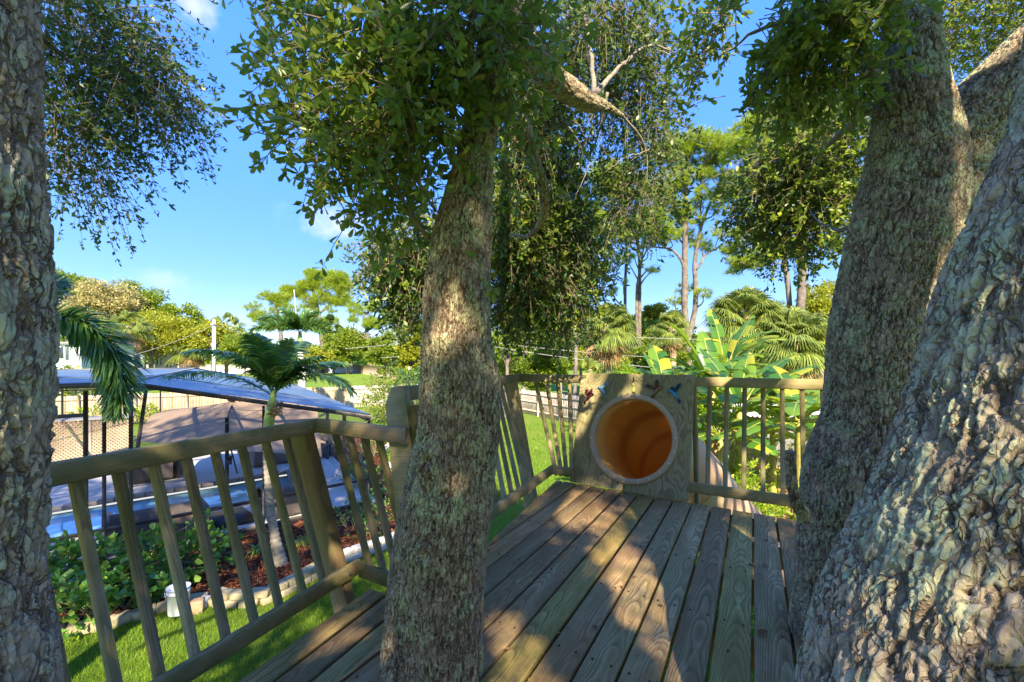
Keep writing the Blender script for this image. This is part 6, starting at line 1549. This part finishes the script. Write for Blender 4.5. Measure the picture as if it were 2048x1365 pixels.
def tuft(label, px, Y, h, n, mat=M_palm, name='grass_clump', w=.010, group=None):
    b = P(px, 0, Y); e_loc = np.array([b[0], b[1], .05]); mb = MB()
    a = rng.uniform(0, 2 * PI, n); d = np.stack([np.cos(a) * rng.uniform(.2, 1, n), np.sin(a) * rng.uniform(.2, 1, n), np.full(n, 1.1)], 1)
    strip(mb, e_loc + rng.normal(0, .04, (n, 3)) * (1, 1, 0), d, h * rng.uniform(.6, 1.1, n), w, .75, 4)
    return mb.obj(name, mat, label=label, cat='grass clump', group=group)
tuft('strappy grass clump left of the palm trunk foot', 515, 8.3, .55, 60); tuft('low dark grass clump right of the palm trunk', 570, 8.5, .4, 70); tuft('brighter grass clump before the right wicker sofa', 605, 8.7, .5, 90, M_sabal)
tuft('blue-grey strappy plant in the bed beyond the corner post', 765, 12.0, .5, 120); tuft('strappy plant under the wicker sofa end', 470, 8.2, .35, 40)
# undergrowth behind the right railing
ug = [(1400, 7.4, .5, .45, 120, 'bright leafy shrub under the tunnel panel edge'), (1450, 7.6, .5, .5, 130, 'heart-leaved plant among the balusters'), (1500, 8.0, .5, .7, 150, 'yellow-green leafy shrub left of the shed'), (1550, 8.6, .5, .5, 110, 'sparse leafy plant before the shed'), (1470, 9.2, .6, .9, 190, 'tall yellow-green shrub between banana stems'), (1420, 9.0, .6, .8, 160, 'dense green shrub at the foot of the banana clump'), (1395, 6.6, .45, .35, 80, 'light green plant beside the tube slide'), (1600, 8.8, .4, .4, 70, 'low weedy plant at the shed foot'), (1530, 11.0, .6, 1.1, 150, 'leafy shrub at the shed corner'), (1460, 6.4, .5, .3, 80, 'low bright plant just beyond the deck edge')]
for px, Y, rx, rz, n, lab in ug: shrub(lab, px, Y, 0, rx, rz, M_under, n, .10, 8, .25, LEAFR, 'leafy_shrub', up=.3)
M_soil = simple('leaf_litter_soil', (.26, .15, .07), .95, .1, noise=(.40, .26, .12), ns=8, bump=.02)
mb = MB(); c = P(1500, 0, 9.6); pts_ = [(c[0] + 3.2 * math.cos(a) * (1 + .15 * math.sin(3 * a)), c[1] + .6 + 2.4 * math.sin(a) * (1 + .1 * math.cos(5 * a)), .006) for a in np.linspace(0, 2 * PI, 32, endpoint=False)]
mb.add(pts_, None, [(0, i, i + 1) for i in range(1, 31)]); mb.obj('bare_soil', M_soil, kind='structure')
# round bush by the white fence, other garden bushes
shrub('round feathery yellow-green bush standing before the bleached fence', 792, 26, 0, 1.9, 1.5, M_bg_green, 700, .16, 8, .4, LEAF4, 'round_bush', up=.2, tw=.008)
shrub('clipped dark hedge mound beyond the tan fence at far left', 150, 42, 0, 3.0, 1.4, M_bg_green, 500, .3, 8, .5, LEAF4, 'round_bush', up=.2, tw=.01)
for px, Y, rx, rz in ((185, 24, .9, .6), (245, 25, .8, .5), (300, 26, .7, .45)): shrub({185: 'left', 245: 'middle', 300: 'right'}[px] + ' of the three low yellow-green bushes at the foot of the tan fence', px, Y, 0, rx, rz, M_under, 120, .16, 8, .3, LEAF4, 'fence_bush', 'bushes along the tan fence', 'shrub', tw=.006)
shrub('small leafy climber behind the white fence post, left of the middle trunk', 822, 22, 0, .7, 1.6, M_palm, 160, .22, 8, .5, LEAF4, 'leafy_shrub', tw=.006)

# ================================================================== BACKGROUND TREES
def broad_tree(label, px, top, base_y, Y, hw, mat, n=26, per=36, leaf=None, low=None, group=None, gap=.55, flat=.8, trunkpx=None, name='broadleaf_tree', depth=.8):
    """crown between picture rows top..low, half width hw pixels, at distance Y"""
    ct_ = P(px, top, Y); lowz = P(px, low if low else base_y, Y)[2]; hwm = hw * Y / F; H = (ct_[2] - lowz) / 2; c = np.array([ct_[0], Y, ct_[2] - H])
    leaf = leaf or Y * .0044
    e = empty(name, (c[0] + (0 if trunkpx is None else (trunkpx - px) * Y / F), Y, 0), label, 'tree', group)
    bx = e.location.x; lf = MB(); tg = MB()
    add_tube(tg, smooth_path(np.array([(bx, Y, 0), (bx + R(-.1, .1) * hwm, Y, max(lowz, .5) * .7 + .3), (c[0], Y, c[2])]), 8), np.linspace(max(.12, hwm * .07), hwm * .035, 8), 8)
    for k in range(int(n * 1.9)):
        d = rdir(1)[0]; d[2] = d[2] * .75 + .25; d = d / np.linalg.norm(d); rr = rng.uniform(gap, .95)
        cc = c + d * np.array([hwm, hwm * depth, H]) * rr
        cr = hwm * rng.uniform(.12, .30); m = int(per * rng.uniform(.7, 1.4) * 13 * .62 * (cr / hwm / .21) ** 1.5)
        q_, dd = in_blob(m, cc, (cr * rng.uniform(.9, 1.5), cr * 1.2, cr * flat * rng.uniform(.6, 1)), .1); q_ = q_ + rng.normal(0, cr * .16, q_.shape)
        add_leaves(lf, q_, dd + rng.normal(0, .6, (m, 3)), leaf * rng.uniform(.7, 1.3, m), BLOB4, 1.0)
        mid_ = (c + cc) / 2 - (0, 0, H * .15)
        add_tube(tg, smooth_path(np.array([c - (0, 0, H * rng.uniform(.2, .8)), mid_, cc]), 5), np.linspace(hwm * .025, hwm * .006, 5), 4, False)
    lf.obj('crown', mat, e, kind='stuff'); tg.obj('trunk', M_limb, e, smooth=True)
    return e
def pine(label, base_px, Y, stems, clumps, tuft=.0, per=78, group=None, tr=.2, mat=None, needle=.42, nt=26, base_z=0):
    """stems: lists of (px,py,r); clumps: (px,py,r_px)"""
    b = P(base_px, 0, Y); e = empty('pine_tree', (b[0], Y, 0), label, 'tree', group)
    tg = MB(); nodes = []
    for k, st__ in enumerate(stems):
        pts = [[*P(x, y, Y), r] for x, y, r in st__]
        if k == 0: pts = [[b[0], Y, 0, st__[0][2] * 1.15]] + pts
        q_ = smooth_path(np.array(pts), 30); q_[:, :3] += np.cumsum(rng.normal(0, .02, (30, 3)), 0); mb = MB()
        add_tube(mb, q_[:, :3], q_[:, 3], 9); mb.obj('trunk' if k == 0 else 'limb', M_pine_bark, e, smooth=True); nodes.append(q_[4:])
    nodes = np.concatenate(nodes); lf = MB()
    for (x, y, r) in clumps:
        rm = r * Y / F; c = P(x, y, Y) + (0, rng.uniform(-1.3, 1.3), 0)
        below = nodes[nodes[:, 2] < c[2] + .3]; below = below if len(below) else nodes
        nd = below[np.argmin(np.linalg.norm(below[:, :3] - c - (0, 0, -1.2), axis=1))]
        mid_ = (nd[:3] * .45 + c * .55) - (0, 0, .25 * rm) + rng.normal(0, .15, 3)
        add_tube(tg, smooth_path(np.array([nd[:3], mid_, c]), 6), np.linspace(min(.09, nd[3] * .7), .025, 6), 5, False)
        m = int(per * (r / 30) ** 2) + 5
        p_, d_ = in_blob(m, c, (rm, rm, rm * .52), .2)
        for i in range(0, m, 3): add_tube(tg, [c - (0, 0, rm * .3), (c + p_[i]) / 2 - (0, 0, rm * .1), p_[i]], [.022, .014, .008], 3, False)
        dd = np.repeat(d_ * (1, 1, .5) + (0, 0, .55), nt, 0) + rng.normal(0, .62, (m * nt, 3))
        add_leaves(lf, np.repeat(p_, nt, 0), dd, needle * rng.uniform(.7, 1.15, m * nt), NEED3, .2)
    lf.obj('needles', mat or M_pine, e, kind='stuff'); tg.obj('branches', M_pine_bark, e, kind='stuff')
    return e
def spread(cx, cy, rx, ry, n, r0, r1):
    out = []
    for _ in range(n):
        a = R(0, 6.28); q_ = math.sqrt(R(0, 1)); out.append((cx + rx * q_ * math.cos(a), cy + ry * q_ * math.sin(a), R(r0, r1)))
    return out
# big double-stemmed pine in the gap at right
pine('tall forked pine standing alone against the sky right of centre', 1383, 35,
     [[(1375, 700, .26), (1372, 640, .25), (1371, 520, .22), (1370, 430, .17), (1374, 350, .10), (1380, 300, .05)], [(1374, 690, .2), (1390, 620, .2), (1392, 520, .16), (1405, 450, .12), (1425, 400, .09), (1455, 330, .04)],
      [(1373, 545, .12), (1345, 500, .09), (1300, 490, .05)], [(1392, 540, .1), (1412, 505, .07), (1440, 490, .04)], [(1372, 470, .1), (1340, 400, .07), (1325, 350, .03)], [(1398, 480, .08), (1400, 380, .06), (1410, 300, .03)]],
     spread(1390, 298, 72, 26, 24, 20, 32) + spread(1325, 400, 42, 50, 15, 18, 28) + spread(1450, 350, 40, 60, 15, 17, 26) + spread(1325, 450, 60, 30, 15, 18, 28) + spread(1400, 380, 60, 50, 10, 14, 22) + spread(1425, 480, 35, 18, 4, 16, 24) + spread(1395, 350, 45, 30, 7, 12, 18) + [(1378, 575, 20), (1400, 590, 18), (1355, 600, 18), (1250, 470, 14)], nt=34)
pine('slender pine with bright crown left of the forked pine', 1278, 39, [[(1278, 700, .16), (1280, 600, .15), (1280, 510, .13), (1272, 440, .10), (1262, 380, .05)], [(1276, 690, .13), (1273, 600, .12), (1283, 520, .08), (1300, 420, .04)], [(1279, 530, .07), (1310, 480, .05), (1345, 470, .03)]],
     spread(1225, 380, 48, 50, 20, 18, 28) + spread(1235, 450, 60, 36, 14, 16, 24) + spread(1300, 470, 40, 30, 6, 14, 22) + spread(1255, 350, 35, 20, 5, 14, 22) + [(1300, 545, 12), (1308, 535, 10), (1245, 525, 16), (1262, 515, 13)], nt=34)
pine('thin pine trunk second left of the forked pine', 1250, 41, [[(1251, 640, .14), (1250, 560, .13), (1250, 480, .11), (1243, 400, .07), (1230, 350, .03)], [(1249, 520, .06), (1225, 560, .03)]],
     spread(1200, 440, 42, 60, 15, 16, 26) + spread(1235, 520, 28, 16, 4, 10, 15) + [(1230, 578, 12), (1240, 570, 9), (1190, 500, 20), (1175, 470, 20), (1200, 545, 12)], nt=34)
pine('pine pair at right, its thick straight trunk beside the oak', 1598, 31, [[(1598, 610, .28), (1600, 560, .27), (1600, 510, .24), (1590, 430, .2), (1575, 350, .14), (1560, 280, .07)], [(1604, 515, .12), (1640, 470, .09), (1670, 400, .05)], [(1592, 450, .12), (1540, 400, .08), (1500, 350, .04)]],
     spread(1560, 262, 66, 36, 20, 20, 32) + spread(1640, 250, 60, 50, 16, 20, 32) + spread(1500, 300, 36, 48, 14, 18, 28) + spread(1600, 380, 90, 60, 16, 18, 28) + spread(1690, 400, 35, 90, 9, 18, 28), nt=34)
pine('thinner pine trunk immediately left of the thick one', 1580, 32, [[(1581, 620, .17), (1576, 560, .17), (1573, 520, .15), (1560, 450, .11), (1555, 400, .06)], [(1574, 530, .06), (1530, 525, .05), (1480, 545, .02)]],
     spread(1515, 500, 60, 32, 18, 15, 22) + spread(1475, 525, 22, 18, 5, 9, 15) + spread(1490, 480, 30, 20, 4, 10, 16) + [(1540, 440, 22), (1600, 480, 20)], nt=34)
pine('reddish leaning pine trunk behind the oak foliage', 1150, 30, [[(1148, 760, .13), (1148, 700, .13), (1140, 630, .12), (1132, 560, .10), (1125, 480, .05)], [(1137, 610, .05), (1110, 625, .03)]],
     spread(1100, 590, 45, 26, 6, 13, 20) + spread(1170, 540, 30, 30, 5, 12, 18) + [(1030, 620, 18), (1015, 640, 16), (1100, 560, 18)], nt=34, mat=M_pine)
pine('small bright pine top behind the white fence right of the middle trunk', 1010, 28, [[(1012, 740, .10), (1010, 700, .08), (1008, 670, .05)]], spread(1015, 690, 22, 22, 7, 10, 16), nt=24)
# far left group
pine('broad round-topped pine in the far distance left of the middle trunk', 648, 124, [[(648, 726, .75), (644, 680, .7), (634, 620, .55), (625, 580, .4)], [(636, 630, .4), (670, 600, .3), (690, 580, .2)], [(632, 610, .35), (600, 585, .25)], [(628, 600, .3), (650, 570, .2)]],
     spread(640, 566, 50, 18, 16, 13, 20) + spread(605, 590, 30, 18, 8, 12, 18) + spread(685, 590, 30, 20, 8, 11, 17) + spread(650, 605, 40, 18, 9, 10, 16) + spread(660, 640, 18, 25, 6, 9, 14), per=150, needle=1.4, nt=26)
pine('rounded pine left of the broad one, at the edge of the sky gap', 560, 118, [[(565, 726, .6), (562, 680, .5), (556, 640, .4), (550, 610, .25)], [(560, 660, .3), (530, 635, .2)]],
     spread(548, 602, 28, 14, 10, 10, 15) + spread(520, 625, 20, 16, 7, 9, 14) + spread(570, 630, 22, 18, 7, 9, 14) + spread(540, 650, 34, 10, 6, 9, 13), per=150, needle=1.2, nt=26)
pine('umbrella-shaped pine right of the broad one', 738, 112, [[(742, 725, .5), (738, 690, .45), (732, 660, .35), (728, 630, .2)], [(735, 680, .25), (705, 660, .15)], [(733, 665, .2), (765, 640, .15)]],
     spread(730, 612, 28, 10, 8, 9, 14) + spread(705, 632, 18, 12, 5, 8, 12) + spread(760, 640, 24, 16, 7, 8, 13) + spread(735, 650, 20, 10, 4, 8, 12), per=150, needle=1.1, nt=26)
pine('bright young pine beside the middle trunk in the distance', 800, 90, [[(805, 730, .4), (800, 680, .3), (795, 640, .15)], [(802, 690, .2), (820, 660, .1)]],
     spread(790, 640, 35, 28, 14, 10, 15) + spread(815, 690, 22, 25, 8, 9, 14), per=130, needle=.9, nt=26)
for (lab, px, top, low, Y, hw, mat, n, per) in (
    ('large pale tan-flowered tree behind the drooping frond at left', 215, 560, 690, 68, 78, M_bg_pale, 30, 34),
    ('dark green oak crown touching the left trunk, highest at left', 135, 543, 640, 78, 70, M_bg_green, 26, 34),
    ('dark oak with grey limbs sloping down right of the tan-flowered tree', 275, 568, 680, 74, 70, M_bg_green, 24, 32),
    ('yellow-green broad tree above the cottage', 310, 622, 728, 66, 78, M_bg_yellow, 32, 34),
    ('bright leafy treetop right of the yellow-green tree', 365, 602, 700, 72, 42, M_bg_green, 20, 30),
    ('dense yellow-green tree beside the utility pole', 425, 640, 728, 66, 55, M_bg_yellow, 26, 32),
    ('bushy lime tree between utility pole and foxtail palm', 485, 668, 732, 62, 45, M_bg_green, 24, 30),
    ('low yellow-green tree at the foot of the tan-flowered one', 190, 640, 726, 60, 60, M_bg_yellow, 24, 30),
    ('vine-covered thicket left of the broad pine trunk', 590, 690, 738, 116, 50, M_bg_green, 22, 34),
    ('vine-covered bright green thicket right of the broad pine trunk', 695, 655, 738, 114, 52, M_bg_green, 28, 36),
    ('dark green ivy column climbing beside the broad pine', 668, 625, 730, 119, 20, M_leaf_dark, 12, 30),
    ('yellowish thicket behind the far fence corner', 635, 700, 740, 108, 34, M_bg_yellow, 16, 30),
    ('deep green thicket behind the brown fence', 775, 668, 748, 86, 42, M_bg_green, 24, 34),
    ('leafy tree close to the middle trunk at left', 832, 650, 770, 58, 36, M_bg_yellow, 22, 32),
    ('low hedge-like thicket just left of the middle trunk', 815, 712, 765, 64, 34, M_leaf_dark, 16, 30),
    ('lime green thicket right of the middle trunk above the railing', 1025, 690, 790, 36, 48, M_bg_green, 28, 36),
    ('bright yellow-green thicket above the short railing bay', 1085, 700, 790, 37, 50, M_under, 28, 36),
    ('dark leafy tree left of the skirted palm', 1120, 640, 770, 36, 46, M_bg_green, 26, 34),
    ('round tree behind the skirted palm', 1190, 640, 760, 42, 50, M_bg_yellow, 24, 32),
    ('olive green tree between the thin pines', 1305, 600, 730, 48, 42, M_bg_yellow, 24, 32),
    ('pine-like dark bush at the base of the forked pine', 1345, 620, 730, 44, 40, M_bg_green, 22, 32),
    ('leafy thicket behind the banana crowns', 1440, 655, 790, 30, 60, M_bg_green, 26, 34),
    ('rounded yellow-green tree far behind the right trunk', 1645, 560, 680, 62, 58, M_bg_yellow, 28, 34),
    ('green thicket behind the drooping fan palm', 1590, 640, 800, 30, 60, M_bg_green, 26, 34),
    ('thicket filling the gap behind the tunnel panel', 1270, 700, 800, 32, 55, M_bg_green, 24, 34),
    ('bright thicket visible between the balusters right of the panel', 1420, 760, 860, 18, 60, M_under, 22, 36),
    ('shaded thicket behind the shed', 1560, 760, 880, 18, 70, M_bg_green, 26, 36),
    ('tall leafy tree filling the gap right of the middle trunk', 1050, 590, 760, 44, 60, M_bg_green, 30, 36),
    ('yellow-green tree behind the leaning reddish pine', 1165, 600, 740, 47, 50, M_bg_yellow, 26, 34),
    ('green treetop between the skirted palm and the thin pines', 1255, 615, 740, 45, 46, M_bg_green, 26, 34),
    ('dense bush behind the small fan palm at the pine feet', 1330, 650, 780, 30, 50, M_bg_green, 26, 34),
    ('green tree rising behind the large shaggy fan palm', 1530, 600, 760, 40, 60, M_bg_green, 28, 34),
    ('bright low thicket right behind the panel top edge', 1235, 715, 810, 27, 50, M_under, 24, 36),
    ('dark thicket hidden behind the middle trunk', 930, 600, 790, 40, 70, M_bg_green, 26, 34)):
    broad_tree(lab, px, top, None, Y, hw, mat, n, per, low=low)
# far wood that closes the horizon
def far_wood():
    lf = MB()
    for k in range(150):
        px = -500 + 3050 * (k + R(0, 1)) / 150; Y = R(150, 190); h = R(9, 15); c = P(px, 0, Y)
        if 470 < px < 900: h *= .6
        rx = R(7, 12); m = 120
        q_, dd = in_blob(m, (c[0], Y, h * .5), (rx, rx, h * .55), .5)
        add_leaves(lf, q_, dd + rng.normal(0, .6, (m, 3)), rng.uniform(1.6, 3.0, m), BLOB4, 1.0)
    lf.obj('far_wood', M_bg_green, kind='stuff', label='distant wood closing the horizon', cat='wood')
far_wood()
# trees outside the frame to both sides and behind keep the surroundings plausible in reflections
print('tris', sum(len(o.data.loops) - 2 * len(o.data.polygons) for o in S.objects if o.type == 'MESH'))
